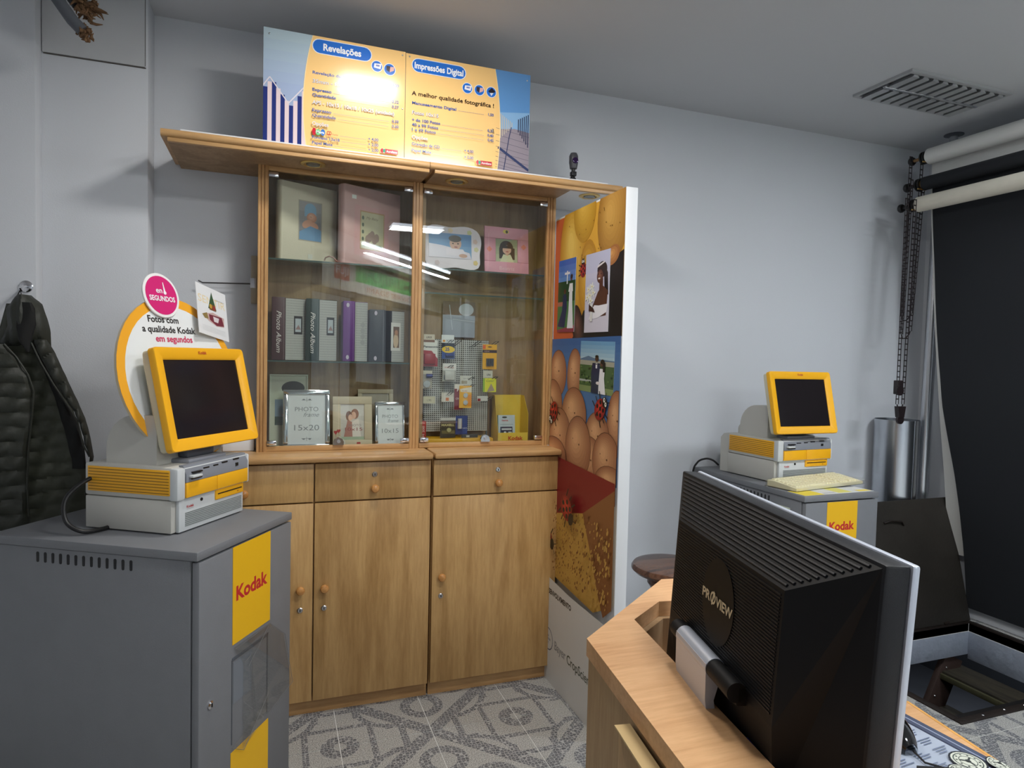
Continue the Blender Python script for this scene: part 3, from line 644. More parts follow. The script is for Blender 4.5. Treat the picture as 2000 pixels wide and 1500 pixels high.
def bride_portrait(a):
    w, h = a.w, a.h; a.grad(0, 0, w, h, (214, 210, 224), (198, 200, 226), 4)
    a.ell(w*.70, h*.77, w*.20, h*.10, (34, 24, 24)); a.poly([(w*.76, h*.86), (w*.93, h*.72), (w*.97, h*.45), (w*.82, h*.45)], (36, 26, 26))
    a.poly([(w*.28, h*.18), (w*.9, h*.2), (w*.95, h*.5), (w*.72, h*.58), (w*.55, h*.5), (w*.30, h*.30)], (92, 58, 44)); a.rect(w*.60, h*.50, w*.75, h*.66, (88, 54, 42))
    a.blob(w*.62, h*.69, w*.13, h*.085, (84, 50, 38), (138, 90, 66), 0, 5); a.ell(w*.59, h*.665, w*.045, h*.010, (236, 226, 220)); a.ell(w*.55, h*.72, w*.02, h*.006, (24, 16, 14)); a.ell(w*.66, h*.72, w*.02, h*.006, (24, 16, 14)); a.poly([(w*.50, h*.80), (w*.80, h*.85), (w*.80, h*.87), (w*.52, h*.83)], (232, 226, 230))
    a.poly([(w*.18, h*.16), (w*.58, h*.18), (w*.92, h*.24), (w*.98, h*.34), (w*.6, h*.33), (w*.42, h*.34), (w*.30, h*.28)], (240, 238, 244))
    for x, y in ((.16, .55), (.30, .58), (.22, .47), (.36, .50), (.12, .45), (.27, .40)):
        for k in range(5): a.ell(w*x+w*.05*math.cos(k*1.257), h*y+h*.025*math.sin(k*1.257), w*.055, h*.016, (236, 236, 226), k*1.257, 10)
        a.ell(w*x, h*y, w*.02, h*.01, (206, 186, 96), 0, 8)
    a.rect(w*.26, h*.14, w*.36, h*.36, (226, 226, 222)); a.poly([(w*.2, h*.36), (w*.4, h*.30), (w*.46, h*.25), (w*.2, h*.27)], (70, 42, 36))
def couple(a):
    w, h = a.w, a.h; a.grad(0, h*.62, w, h, (172, 202, 216), (112, 162, 200), 5); a.poly([(0, h*.64), (w*.25, h*.71), (w*.5, h*.66), (w, h*.64), (w, h*.55), (0, h*.55)], (96, 122, 150)); a.rect(0, h*.50, w, h*.62, (170, 168, 150)); a.rect(0, 0, w, h*.53, (74, 100, 58)); a.rect(0, 0, w, h*.12, (132, 150, 96)); a.rect(0, h*.2, w*.4, h*.24, (180, 186, 180))
    for k in range(40): a.ell(random.uniform(0, w), random.uniform(h*.14, h*.54), w*.03, h*.02, random.choice([(58, 84, 42), (98, 124, 70), (40, 62, 34)]), 0, 8)
    a.poly([(w*.38, 0), (w*.6, 0), (w*.63, h*.4), (w*.62, h*.58), (w*.40, h*.58), (w*.37, h*.4)], (34, 40, 74)); a.ell(w*.52, h*.67, w*.05, h*.06, (70, 46, 36)); a.ell(w*.52, h*.71, w*.05, h*.025, (20, 18, 18)); a.rect(w*.495, h*.48, w*.54, h*.58, (236, 236, 240)); a.rect(w*.50, h*.55, w*.535, h*.57, (18, 18, 22))
    a.poly([(w*.60, 0), (w*.80, 0), (w*.75, h*.3), (w*.76, h*.48), (w*.62, h*.48), (w*.60, h*.2)], (240, 240, 244)); a.ell(w*.67, h*.58, w*.045, h*.06, (88, 56, 42)); a.ell(w*.69, h*.615, w*.055, h*.045, (26, 20, 20)); a.poly([(w*.69, h*.62), (w*.77, h*.6), (w*.76, h*.42), (w*.71, h*.42)], (30, 22, 22)); a.ell(w*.57, h*.2, w*.05, h*.03, (236, 226, 226))
PAP = pm((228, 228, 230), .3, name='photo_paper')
for nm, (y0, z0, ww, hh), dr_, lb in (('a', (.036, 1.520, .172, .308), bride_kneel, 'glossy photo of a groom kneeling before a bride, pinned at the poster\'s upper left'), ('b', (.304, 1.510, .2, .308), bride_portrait, 'glossy photo of a bride holding white lilies, pinned on the poster'), ('c', (.274, 1.278, .284, .2), couple, 'wide photo of a couple standing outdoors, pinned low on the blue part of the poster')):
    M_ = frame((1.1660, 2.678-y0, z0), (0, -1, 0), (0, 0, 1)) @ Matrix.Rotation({'a': -.02, 'b': -.01, 'c': -.03}[nm], 4, 'Z')
    o = tag(printed('photo_print', M_, ww, hh, .001, PAP, dr_, rough=.22), lb, 'photo print', 'photos pinned on the poster')
# ---------------------------------------------------------------- wall hook, small white box
t = thing('wire_wall_hook', 'thin grey wire display hook sticking out left of the display cabinet', 'hook', (-.12, 2.87, 1.66))
MB().tube([(-.086, 2.865, 1.678), (-.27, 2.865, 1.672), (-.285, 2.865, 1.680)], .003, pm((96, 96, 98), .3, .8), 8).build('wire', t, world=True)
m = MB(); m.box(-.092, 2.85, 1.60, -.068, 2.899, 1.79, pm((180, 170, 150), .5), .003); m.box(-.094, 2.848, 1.66, -.07, 2.856, 1.70, LOCKM, .001); m.build('bracket', t, world=True)
tag(MB().box(-.185, 2.74, 1.0155, -.072, 2.83, 1.065, WHITE, .003).build('small_box'), 'small white box on the left base cabinet behind the touch-screen', 'box')
# ---------------------------------------------------------------- kiosk cabinets
def kiosk_cab(label, loc, rz, w, d, h, st, st2=None, lockz=None, damaged=False, vents=13, v0=.202, v1=.496):
    t = thing('kiosk_cabinet', label, 'cabinet', loc, rz)
    m = MB(); m.box(.006, .026, .02, w-.006, d-.006, h-.026, GREYC, .002)
    m.build('body', t)
    MB().box(0, 0, h-.0245, w, d, h, GREYC, .003).build('lid', t)
    m = MB(); m.box(.008, .0, .024, w-.004, .022, h-.030, GREYC, .004); dd = m.build('door', t)
    if lockz: 
        m = MB(); m.lathe([(.011, 0), (.011, -.004), (.007, -.007)], (.053, 0, lockz), CHROME, 'y', 16); m.box(.0515, -.0085, lockz-.005, .0545, -.006, lockz+.005, BLACK); m.build('lock', dd)
    for k in range(vents):
        y = v0+(v1-v0)*k/(vents-1)
        m = MB(); m.prism([(y+.0045*math.cos(a), h-.052+(.010 if math.sin(a) >= 0 else -.010)+.0045*math.sin(a)) for a in [2*PI*j/12 for j in range(12)]], .0052, .0075, BLKM, 'x'); m.build('vent_slot', t)
    for x in (.04, w-.04):
        for y in (.05, d-.05): MB().lathe([(.016, 0), (.016, .021)], (x, y, 0), BLACK, 'z', 12).build('foot', t)
    x0, x1, z0, z1 = st
    def d1(a):
        a.rect(0, 0, a.w, a.h, (240, 186, 24)); a.text('Kodak', a.w/2, st_t, .040*a.w/.19, (196, 40, 44), a.w*.83, 'c', .035)
    st_t = (h-.185 if damaged else h-.152)-z0
    printed('sticker', frame((x0, -.0008, z0), (1, 0, 0), (0, 0, 1)), x1-x0, z1-z0, .0006, YELS, d1, t, .45)
    if st2: MB().box(st2[0], -.0010, st2[2], st2[1], 0, st2[3], YELS).build('sticker', t)
    return t, dd
k1, kd1 = kiosk_cab('large grey steel kiosk cabinet at the left with torn clear plastic on its door', (-.183, 1.843, 0), math.radians(58.9), .468, .655, .88, (.150, .340, .572, .851), (.145, .335, .04, .262), .452, True)
# broken dispensing slot and its clear plastic
m = MB(); m.box(.150, -.0015, .525, .332, .004, .535, GREYE, .001); m.box(.325, -.0015, .285, .330, .001, .535, GREYE); m.box(.148, -.0015, .285, .151, .001, .53, GREYE); m.build('slot_frame', kd1)
m = MB(); m.box(.155, -.001, .40, .245, .0, .52, pm((118, 124, 132), .4), 0); m.build('slot_flap', kd1)
PLAS = glass_pane('clear_plastic', (.965, .965, .96), 1.5)
TAPE = pm((150, 148, 136), .25, var=.2, scale=20, name='packing_tape')
m = MB()
m.prism([(.154, .565), (.335, .563), (.419, .496), (.47, .313), (.325, .281), (.20, .242), (.20, .50)], -.0035, -.0025, PLAS, 'y')
m.prism([(.154, .562), (.335, .564), (.345, .552), (.165, .538)], -.0055, -.0045, PLAS, 'y')
m.prism([(.144, .279), (.200, .242), (.325, .30), (.330, .355), (.24, .30)], -.006, -.005, PLAS, 'y')
m.build('torn_plastic', kd1, smooth=False)
m = MB()
for p, q in (((.335, .563), (.419, .496)), ((.419, .496), (.47, .313)), ((.47, .313), (.325, .281)), ((.200, .50), (.235, .51)), ((.235, .51), (.262, .30)), ((.154, .56), (.335, .564)), ((.144, .279), (.200, .242)), ((.200, .242), (.325, .345)), ((.22, .48), (.325, .56))):
    m.tube([(p[0], -.0066, p[1]), (q[0], -.0066, q[1])], .0007, pm((110, 112, 112), .3), 5)
m.build('plastic_edges', kd1)
k2, kd2 = kiosk_cab('grey steel kiosk cabinet against the back wall at the right', (2.078, 2.118, 0), 0, .412, .765, .853, (.122, .290, .60, .823), None, None, False, 11, .215, .45)
m = printed('sticker', frame((.0045, .175, .765), (0, -1, 0), (0, 0, 1)), .09, .022, .0004, WHITE, lambda a: (a.rect(0, 0, a.w, a.h, (206, 214, 190)), a.text('PT-2', .03, .005, .012, (30, 30, 30), bold=.03)), k2)
# ---------------------------------------------------------------- photo kiosks
def photo_kiosk(label, loc, rz, sc, rear=False):
    t = thing('photo_kiosk', label, 'photo kiosk', loc, rz, scale=sc)
    Wd, D, Hh = .32, .30, .192
    MB().box(.0, .012, .004, Wd, D, .097, BEIGE, .003).build('lower_housing', t)
    m = MB(); m.box(.016, -.001, .004, Wd-.012, .012, .097, LGREY, .003); m.build('lower_front', t)
    m = MB(); m.box(-.002, .008, .0985, Wd+.002, D, Hh, BEIGE, .006); m.build('upper_housing', t)
    m = MB(); m.box(-.004, -.012, .097, .030, .02, Hh-.002, LGREY, .007); m.box(.030, -.006, .097, Wd, .01, Hh-.004, LGREY, .003); m.box(Wd-.008, -.012, .097, Wd+.004, .02, Hh-.002, LGREY, .005); m.build('front_bezel', t)
    m = MB(); m.prism([(-.013, .146), (-.013, .168), (-.002, .1935), (.012, .1945), (.012, .146)], .030, Wd-.006, MGREY, 'x')
    g = m.build('card_reader_panel', t)
    m = MB(); m.box(.040, -.028, .158, .082, -.010, .166, LGREY, .004); m.box(.052, -.020, .170, .090, -.004, .174, BLACK); m.build('card_dock', g)
    for x, z, ww in ((.050, .152, .045), (.105, .174, .026), (.150, .175, .022), (.190, .178, .026), (.245, .180, .028), (.250, .160, .014)):
        MB().box(x, -.0142 if z < .169 else -.0105, z, x+ww, -.008, z+.004 if ww > .02 else z+.010, BLACK).build('card_slot', g)
    m = MB(); m.box(.030, -.0145, .102, .1625, -.004, .145, YEL, .002); m.build('yellow_door', t)
    m = MB(); m.box(.1638, -.0145, .102, Wd-.006, -.004, .145, YEL, .002); m.build('yellow_door', t)
    m = MB(); m.box(.168, -.006, .068, .303, .002, .099, YEL, .002); m.build('floppy_bezel', t); m = MB(); m.box(.176, -.0075, .084, .292, -.005, .087, BLACK); m.box(.27, -.0078, .076, .276, -.005, .079, pm((200, 130, 20))); m.build('floppy_slot', t)
    for k in range(8): MB().box(.040, -.0025, .018+k*.0052, .298, 0, .0205+k*.0052, pm((120, 126, 124), .5)).build('vent_slat', t)
    m = MB(); m.lathe([(.005, 0), (.005, -.002)], (.108, -.001, .083), BLACK, 'y', 10); m.build('keyhole', t)
    prn('lettering', frame((.046, -.0012, .064), (1, 0, 0), (0, 0, 1)), .05, .02, lambda a: (a.text('Kodak', 0, .006, .007, (190, 60, 60), .03, bold=.03), a.rect(0, .002, .028, .003, (150, 150, 150))), t)
    m = MB(); m.box(-.0045, .012, .112, -.001, .288, .184, YEL, .003); gr = m.build('side_grille', t)
    for k in range(8): MB().box(-.0052, .016, .117+k*.0084, -.0040, .284, .1192+k*.0084, pm((150, 104, 20), .5)).build('grille_slot', gr)
    # rounded rear hump with the monitor arm
    def hump(y0, y1, z, r):
        p = [(y0, Hh-.004), (y1, Hh-.004), (y1, z-r)]+[(y1-r+r*math.cos(a), z-r+r*math.sin(a)) for a in [PI/2*k/8 for k in range(1, 9)]]+[(y0, z)]
        return p
    m = MB(); m.prism(hump(.075, .245, .334, .10), .018, Wd-.018, BEIGE, 'x'); m.build('rear_hump', t)
    if rear: m = MB(); m.prism(hump(.20, .285, .240, .03), .045, Wd-.045, BEIGE, 'x'); m.build('rear_step', t)
    if rear: m = MB(); m.prism([(.296, .003), (.355, .003), (.355, .165), (.335, .185), (.296, .192)], .004, Wd-.004, BEIGE, 'x'); m.build('rear_cover', t)
    m = MB(); m.box(.075, .015, Hh-.002, Wd-.075, .10, Hh+.012, MGREY, .005); m.box(.10, .04, Hh+.012, Wd-.10, .075, Hh+.05, GREYE, .006); m.build('monitor_neck', t)
    m = MB()
    for x in (.03, Wd-.03):
        for y in (.03, D-.03): m.lathe([(.01, 0), (.01, .005)], (x, y, 0), BLACK, 'z', 10)
    m.build('rubber_feet', t)
    return t
def touchscreen(t, c, yawd, tilt, sc):
    """monitor parts in the kiosk's frame; c = world centre of the screen front"""
    inv = LOC(t).inverted(); a = math.radians(yawd); ti = math.radians(tilt)
    u = Vector((math.cos(a), math.sin(a), 0)); n = Vector((-math.sin(a), math.cos(a), 0)); up = Vector((0, 0, 1))*math.cos(ti)+n*math.sin(ti)
    F = frame(c, u, up)                                     # z faces the customer
    F = inv @ F @ Matrix.Scale(sc, 4)
    def rr(w, h, r, n=4, dy=0):
        return [(sx*(w/2-r)+r*math.cos(b), sy*(h/2-r)+r*math.sin(b)+dy) for sx, sy, b0 in ((1, 1, 0), (-1, 1, PI/2), (-1, -1, PI), (1, -1, 1.5*PI)) for b in [b0+PI/2*k/n for k in range(n+1)]]
    m = MB(); m.M = F
    o = rr(.378, .306, .012); i = rr(.308, .233, .002); N = len(o)
    def lay(pts, z): return [(x, y, z) for x, y in pts]
    vs = lay(o, -.022)+lay(o, -.003)+lay([(x*.99, y*.99) for x, y in o], 0)+lay(rr(.322, .247, .003), -.002)+lay(i, -.008)+lay(i, -.012)
    fs = []
    for k in range(5):
        for j in range(N): fs.append((k*N+j, k*N+(j+1) % N, (k+1)*N+(j+1) % N, (k+1)*N+j))
    m.add(vs, fs, YEL); m.build('bezel', t)
    m = MB(); m.M = F; m.prism(i, -.0115, -.010, pm((30, 26, 28), .16, var=.3, scale=3, name='dark_screen')); m.build('screen', t)
    m = MB(); m.M = F
    o2 = rr(.370, .298, .012); o3 = rr(.350, .280, .02); o4 = rr(.25, .2, .03)
    vs = lay(o2, -.020)+lay(o2, -.045)+lay(o3, -.058)+lay(o4, -.064); fs = []
    for k in range(3):
        for j in range(N): fs.append((k*N+j, k*N+(j+1) % N, (k+1)*N+(j+1) % N, (k+1)*N+j))
    fs.append(tuple(3*N+j for j in range(N))); m.add(vs, fs, pm((214, 206, 178), .5, var=.03, name='cream_plastic')); m.build('monitor_housing', t)
    prn('lettering', F @ Matrix.Translation((-.02, .125, .0)), .06, .02, lambda a: a.text('Kodak', .02, .008, .009, (190, 84, 40), .034, 'c', .03), t)
    return F
ka = photo_kiosk('cream and yellow photo kiosk with an oval advert behind its screen, on the left cabinet', (-.259, 2.028, .880), math.radians(57.5), 1.0)
F1 = touchscreen(ka, (-.184, 2.214, 1.262), 54.5, 13, 1.0)
kb = photo_kiosk('cream and yellow photo kiosk with a black screen, on the right cabinet beside the wall', (2.165, 2.385, .853), math.radians(4), 1.05, True)
F2 = touchscreen(kb, (2.310, 2.383, 1.228), 0, 13, .95)
# advert board behind the left kiosk's screen
WF = LOC(ka) @ F1
cb = pm((232, 230, 224), .4, name='advert_white')
def egg(sx, n=44):
    out = []
    for k in range(n):
        a = 2*PI*k/n; r = 1.0
        x = .238*math.cos(a); y = .248*math.sin(a)
        if y < 0: x *= (1-.10*(y/.248)**2); y *= 1.02
        out.append((-.004+x*sx*1.02, .074+y*sx*1.03))
    return out
adb = thing('advert_board', 'oval white advert board with an orange rim standing behind the left touch-screen', 'sign', tuple(WF @ Vector((0, -.19, -.085))), 0)
m = MB(); m.M = WF @ Matrix.Translation((0, 0, -.082)); m.prism(egg(1.0), -.008, 0, pm((206, 190, 160), .6, name='board_edge')); 
m.prism(egg(1.0), 0, .0006, pm((238, 168, 40), .35, var=.02, name='orange_rim')); m.prism(egg(.885), .0006, .0011, pm((228, 232, 233), .3, var=.01, name='advert_face'))
m.M = Matrix.Identity(4); m.build('board', adb, world=True)
m = MB(); AM = WF @ Matrix.Translation((-.25, -.2, -.0805)); a = Art(m, AM, .6, .6, .4)
a.text('Fotos com', .205, .448, .020, (40, 38, 38), .120, 'c', .022); a.text('a qualidade Kodak', .224, .417, .020, (40, 38, 38), .212, 'c', .022); a.text('em segundos', .236, .388, .020, (204, 48, 92), .148, 'c', .022)
m.build('lettering', adb, world=True, recalc=False, smooth=False)
m = MB(); m.M = WF @ Matrix.Translation((-.042, .332, -.074)); m.lathe([(.070, -.004), (.070, 0), (.069, .001)], (0, 0, 0), pm((236, 236, 236), .35, name='badge_white'), 'z', 36); m.lathe([(.061, .001), (.061, .0016)], (0, 0, 0), pm((210, 36, 116), .35, var=.02, name='badge_pink'), 'z', 36); m.M = Matrix.Identity(4)
a = Art(m, WF @ Matrix.Translation((-.112, .262, -.0720)), .14, .14, .4); a.text('en', .062, .077, .017, (245, 240, 245), .024, 'c', .02); a.text('SEGUNDOS', .070, .052, .0155, (245, 240, 245), .100, 'c', .03); a.poly([(.080, .076), (.088, .076), (.083, .112), (.0805, .112)], (245, 240, 245)); a.ell(.084, .079, .006, .006, (245, 240, 245))
m.build('round_badge', adb, world=True, recalc=False)
def flyer(a):
    w, h = a.w, a.h; a.rect(0, 0, w, h, (222, 224, 226)); a.text('SENTIR', w*.5, h*.64, .026, (226, 206, 160), w*.9, 'c', .0); a.poly([(w*.36, h*.56), (w*.64, h*.56), (w*.5, h*.92)], (54, 84, 56)); a.poly([(w*.40, h*.54), (w*.62, h*.54), (w*.60, h*.66), (w*.42, h*.66)], (120, 76, 40))
    a.ell(w*.45, h*.62, .008, .008, (190, 150, 60)); a.ell(w*.56, h*.6, .007, .007, (150, 50, 50)); a.text('Apresentamos', w*.78, h*.78, .005, (150, 150, 150), .05, 'c')
    a.poly([(w*.14, h*.40), (w*.5, h*.50), (w*.88, h*.46), (w*.86, h*.27), (w*.6, h*.24), (w*.34, h*.30)], (196, 168, 164)); a.poly([(w*.36, h*.44), (w*.8, h*.46), (w*.86, h*.29), (w*.6, h*.25), (w*.38, h*.33)], (116, 46, 60)); a.poly([(w*.14, h*.40), (w*.30, h*.46), (w*.34, h*.34), (w*.22, h*.33)], (140, 120, 70)); a.poly([(w*.5, h*.42), (w*.7, h*.42), (w*.66, h*.32), (w*.52, h*.32)], (214, 206, 208))
    for k in range(4): a.rect(w*.12, h*(.18-.03*k), w*.88, h*(.184-.03*k), (196, 198, 202))
FLM = WF @ Matrix.Translation((.068, .218, -.055)) @ Matrix.Rotation(-.14, 4, 'Z') @ Matrix.Rotation(.15, 4, 'Y')
tag(printed('flyer', FLM, .168, .172, .0015, WHITE, flyer, rough=.4), 'white Christmas flyer tucked in behind the left touch-screen', 'flyer')
def smooth_pts(P, n=6):
    P = [Vector(p) for p in P]; out = []
    for i in range(len(P)-1):
        a, b, c, d = P[max(i-1, 0)], P[i], P[i+1], P[min(i+2, len(P)-1)]
        for k in range(n):
            t_ = k/n; out.append(.5*((2*b)+(c-a)*t_+(2*a-5*b+4*c-d)*t_**2+(3*b-a-3*c+d)*t_**3))
    return out+[P[-1]]
# power leads
tag(MB().tube(smooth_pts([(-.45, 2.225, 1.03), (-.50, 2.17, 1.025), (-.545, 2.13, .98), (-.54, 2.11, .92), (-.50, 2.10, .892), (-.46, 2.13, .8875), (-.44, 2.17, .8875), (-.435, 2.24, .8875)]), .0062, BLACK, 10).build('power_cable'), 'thick black power cable looping behind the left photo kiosk', 'cable')
tag(MB().tube(smooth_pts([(2.16, 2.79, .875), (2.13, 2.80, .90), (2.10, 2.82, .905), (2.072, 2.85, .88), (2.062, 2.875, .80), (2.06, 2.88, .5)]), .005, BLACK, 8).build('power_cable'), 'black power cable behind the right photo kiosk', 'cable')
# keyboard in a clear cover, and the leaflet under it
kbd = thing('keyboard', 'cream computer keyboard in a clear plastic cover lying on the right kiosk cabinet', 'keyboard', (2.11, 2.20, .8545), math.radians(9.5))
CRM = pm((232, 224, 188), .5, var=.02, name='cream_keys')
m = MB(); m.prism([(0, .003), (.15, .003), (.15, .028), (.12, .030), (0, .014)], 0, .47, CRM, 'x'); m.build('case', kbd)
for r in range(6):
    y = .014+r*.0215; z = .0155+.0155*(y/.13)
    x = .014
    while x < .45:
        wd = .0165 if not (r == 0 and .10 < x < .12) else .11
        if .30 < x < .312 or .372 < x < .382: x += .010; continue
        wd = min(wd, .452-x)
        if wd < .008: break
        m = MB(); m.box(x, y, z-.004, x+wd, y+.018, z+.0055, CRM, .002); m.build('key', kbd); x += wd+.0028
m = MB(); m.box(-.006, -.004, .0005, .476, .156, .0022, PLAS); m.box(-.006, -.0045, .0005, .476, -.003, .020, PLAS); m.box(-.006, .155, .0005, .476, .1565, .034, PLAS); m.box(-.006, -.004, .0005, -.0045, .156, .026, PLAS); m.box(.4745, -.004, .0005, .476, .156, .026, PLAS); m.build('plastic_cover', kbd)
def leaf(a):
    a.rect(0, 0, a.w, a.h, (216, 218, 216)); a.rect(0, 0, .11, a.h, (232, 210, 70)); a.rect(.20, .01, .28, a.h, (220, 214, 110)); a.rect(.12, .015, .19, .03, (180, 184, 190)); a.rect(.32, .01, .39, .04, (236, 214, 90))
tag(printed('leaflet', frame((2.09, 2.128, .8540), (1, .03, 0), (0, 1, 0)), .395, .10, .0006, WHITE, leaf), 'yellow and white leaflet lying flat under the keyboard', 'leaflet')
# ---------------------------------------------------------------- cabinet contents, left unit
SH1, SH2, BOT = 1.7705, 1.3725, 1.0165
def album(name, label, x, y, z, w, h, th, rz, cover, spine, draw, spine_draw=None, group=None, lean=0):
    """book standing upright; local x along the cover, spine at x=0, cover faces -Y"""
    t = thing(name, label, 'photo album', (x, y, z), rz, group); 
    m = MB(); m.box(0, 0, 0, w, .004, h, cover, .001); m.build('cover', t)
    m = MB(); m.box(0, th-.004, 0, w, th, h, cover, .001); m.build('back_cover', t)
    m = MB(); r = th/2
    m.prism([(0+.001, 0)]+[(-.010*math.sin(a), r-r*math.cos(a)) for a in [PI*k/8 for k in range(9)]]+[(.001, th)], 0, h, spine); m.build('spine', t)
    m = MB(); m.box(.004, .0045, .004, w-.006, th-.0045, h-.004, pm((226, 222, 208), .8)); m.build('pages', t)
    if draw: prn('cover_print', frame((0, -.0002, 0), (1, 0, 0), (0, 0, 1)), w, h, draw, t)
    return t
PINK = pm((204, 166, 164), .5, var=.04, bump=.15, bscale=150); CREAM = pm((212, 204, 184), .5, var=.04, bump=.15, bscale=150)
def baby1(a):
    w, h = a.w, a.h; x0, y0, x1, y1 = w*.30, h*.28, w*.70, h*.78; a.rect(x0-.004, y0-.004, x1+.004, y1+.004, (176, 168, 152)); a.grad(x0, y0, x1, y1, (126, 126, 132), (160, 158, 160), 4)
    cx = (x0+x1)/2; ww = x1-x0; hh = y1-y0
    a.ell(cx, y0+hh*.80, ww*.27, hh*.17, (128, 166, 196)); a.rect(cx-ww*.27, y0+hh*.62, cx+ww*.27, y0+hh*.80, (128, 166, 196)); a.blob(cx+ww*.06, y0+hh*.60, ww*.23, hh*.13, (190, 136, 112), (222, 174, 150), 0, 4)
    a.ell(cx-ww*.14, y0+hh*.42, ww*.25, hh*.10, (206, 154, 130), .5); a.ell(cx+ww*.18, y0+hh*.40, ww*.2, hh*.08, (206, 154, 130), -.4); a.poly([(x0, y0), (x1, y0), (x1, y0+hh*.30), (cx, y0+hh*.38), (x0, y0+hh*.2)], (108, 146, 182)); a.ell(cx+ww*.02, y0+hh*.62, ww*.05, .0012, (90, 56, 50)); a.rect(w*.46, h*.04, w*.54, h*.1, (196, 196, 186))
album('photo_album', 'large cream album with a sleeping baby in a blue hat, top left shelf', .024, 2.732, SH1, .235, .305, .050, math.radians(24), CREAM, CREAM, baby1)
def pinkc(a):
    w, h = a.w, a.h; a.rect(w*.16, h*.12, w*.78, h*.76, (206, 160, 160)); a.rect(w*.26, h*.20, w*.70, h*.70, (186, 150, 110)); a.rect(w*.275, h*.215, w*.685, h*.685, (196, 190, 158))
    for k in range(5): a.ell(w*(.40+.04*k), h*(.34+.03*(k % 3)), .012, .018, (150, 128, 118)); a.ell(w*(.34+.07*k), h*.26, .010, .006, (120, 136, 96))
    a.text('My Baby', w*.48, h*.60, .010, (130, 110, 90), w*.22, 'c', shear=.3)
    for k in range(4): a.ell(w*.31, h*(.34+.09*k), .005, .008, (90, 100, 86))
pa = album('photo_album', 'large pink album with an embroidered cover panel, top left shelf', .262, 2.722, SH1, .262, .315, .050, math.radians(24), PINK, PINK, pinkc)
MB().box(.03, -.001, .262, .05, 0, .277, pm((226, 232, 230), .5)).build('price_label', pa)
def al(label, x, sc, lett, w, h, th, spl):
    sm = pm(sc, .45, var=.05); rz = math.radians(22)
    def dr(a):
        a.rect(0, 0, a.w, a.h, (176, 176, 172))
        for i in range(int(a.w/.006)):
            for j in range(int(a.h/.010)): a.rect(.004+i*.006, .004+j*.010, .0065+i*.006, .0075+j*.010, (140, 140, 138)); a.z -= a.step
        a.z += a.step
        if spl == 'win': a.rect(a.w*.42, a.h*.42, a.w*.86, a.h*.72, (44, 40, 44)); a.rect(a.w*.49, a.h*.46, a.w*.79, a.h*.68, (178, 186, 192)); a.poly([(a.w*.5, a.h*.5), (a.w*.66, a.h*.58), (a.w*.78, a.h*.5)], (150, 120, 116))
        if spl == 'notch':
            a.rect(0, 0, a.w*.34, a.h, sc); a.rect(0, a.h*.2, a.w*.20, a.h*.78, sc); a.rect(a.w*.30, a.h*.22, a.w*.80, a.h*.78, (214, 212, 208)); a.rect(a.w*.42, a.h*.28, a.w*.74, a.h*.70, (110, 84, 70)); a.ell(a.w*.56, a.h*.42, .012, .03, (206, 180, 150)); a.ell(a.w*.58, a.h*.58, .008, .012, (180, 130, 100))
        if spl == 'plain':
            for k in range(4): a.ell(a.w*.62, a.h*(.32+.1*k), .010, .012, (158, 158, 156), 0, 8)
    t = thing('photo_album', label, 'photo album', (x, 2.755, SH2), 0, 'albums on the middle shelf')
    m = MB(); m.box(0, 0, 0, th, .085, h, sm, .004); m.box(th*.86, -.0008, .002, th*.90, .001, h-.002, pm(mixc(sc, (255, 255, 255), .25), .4)); sp = m.build('spine', t)
    if lett: prn('lettering', frame((0, -.0003, 0), (1, 0, 0), (0, 0, 1)), th, h, lambda a: a.text('Photo Album', th*.36, h*.78, .018, (226, 220, 216), .165, rot=-PI/2, shear=.35), t)
    else: prn('lettering', frame((0, -.0003, 0), (1, 0, 0), (0, 0, 1)), th, h, lambda a: (a.ell(th*.4, h*.93, .006, .009, (190, 180, 196)), a.ell(th*.4, h*.07, .006, .009, (190, 180, 196))), t)
    ux = Vector((math.cos(math.radians(20)), math.sin(math.radians(20)), 0))
    m = MB(); m.M = frame((th+.0005, .003, 0), ux, (0, 0, 1)); m.box(0, .002, -.05, w, h-.002, -.001, sm, .002); m.build('cover', t)
    prn('cover_print', frame((th+.0005, .0025, 0.002), ux, (0, 0, 1)), w-.002, h-.006, dr, t)
    return t
al('maroon photo album with white script on its spine, middle shelf', -.012, (74, 44, 50), True, .082, .25, .052, 'win')
al('dark green photo album with white script on its spine, middle shelf', .117, (36, 52, 50), True, .076, .25, .052, 'win')
al('purple photo album with a silver patterned cover, middle shelf', .262, (104, 52, 130), False, .058, .248, .048, 'plain')
al('black photo album with a small framed picture on its cover, middle shelf', .368, (46, 48, 60), False, .092, .218, .066, 'notch')
SILV = pm((226, 228, 232), .10, 1, .02, name='polished_silver')
def pframe(label, x, z, w, h, b, mat, draw, y=2.765, lean=.16, th=.012, name='picture_frame', group='photo frames on the cabinet floor', bev=.004, rz=0):
    t = thing(name, label, 'photo frame', (x, y, z), rz, group)
    F = frame((0, 0, .001), (1, 0, 0), (0, math.sin(lean), math.cos(lean)))
    m = MB(); m.M = F
    for q in ((0, 0, w, b), (0, h-b, w, h), (0, b, b, h-b), (w-b, b, w, h-b)): m.box(q[0], q[1], -th, q[2], q[3], 0, mat, bev)
    m.build('frame', t)
    printed('picture', F @ Matrix.Translation((b-.002, b-.002, -.006)), w-2*b+.004, h-2*b+.004, .003, WHITE, draw, t, .3)
    m = MB(); m.M = F; m.prism([(w/2-.02, .0), (w/2+.02, .0), (w/2+.012, h*.6), (w/2-.012, h*.6)], -th-.004, -th-.001, BLKM); m.build('easel_back', t)
    return t
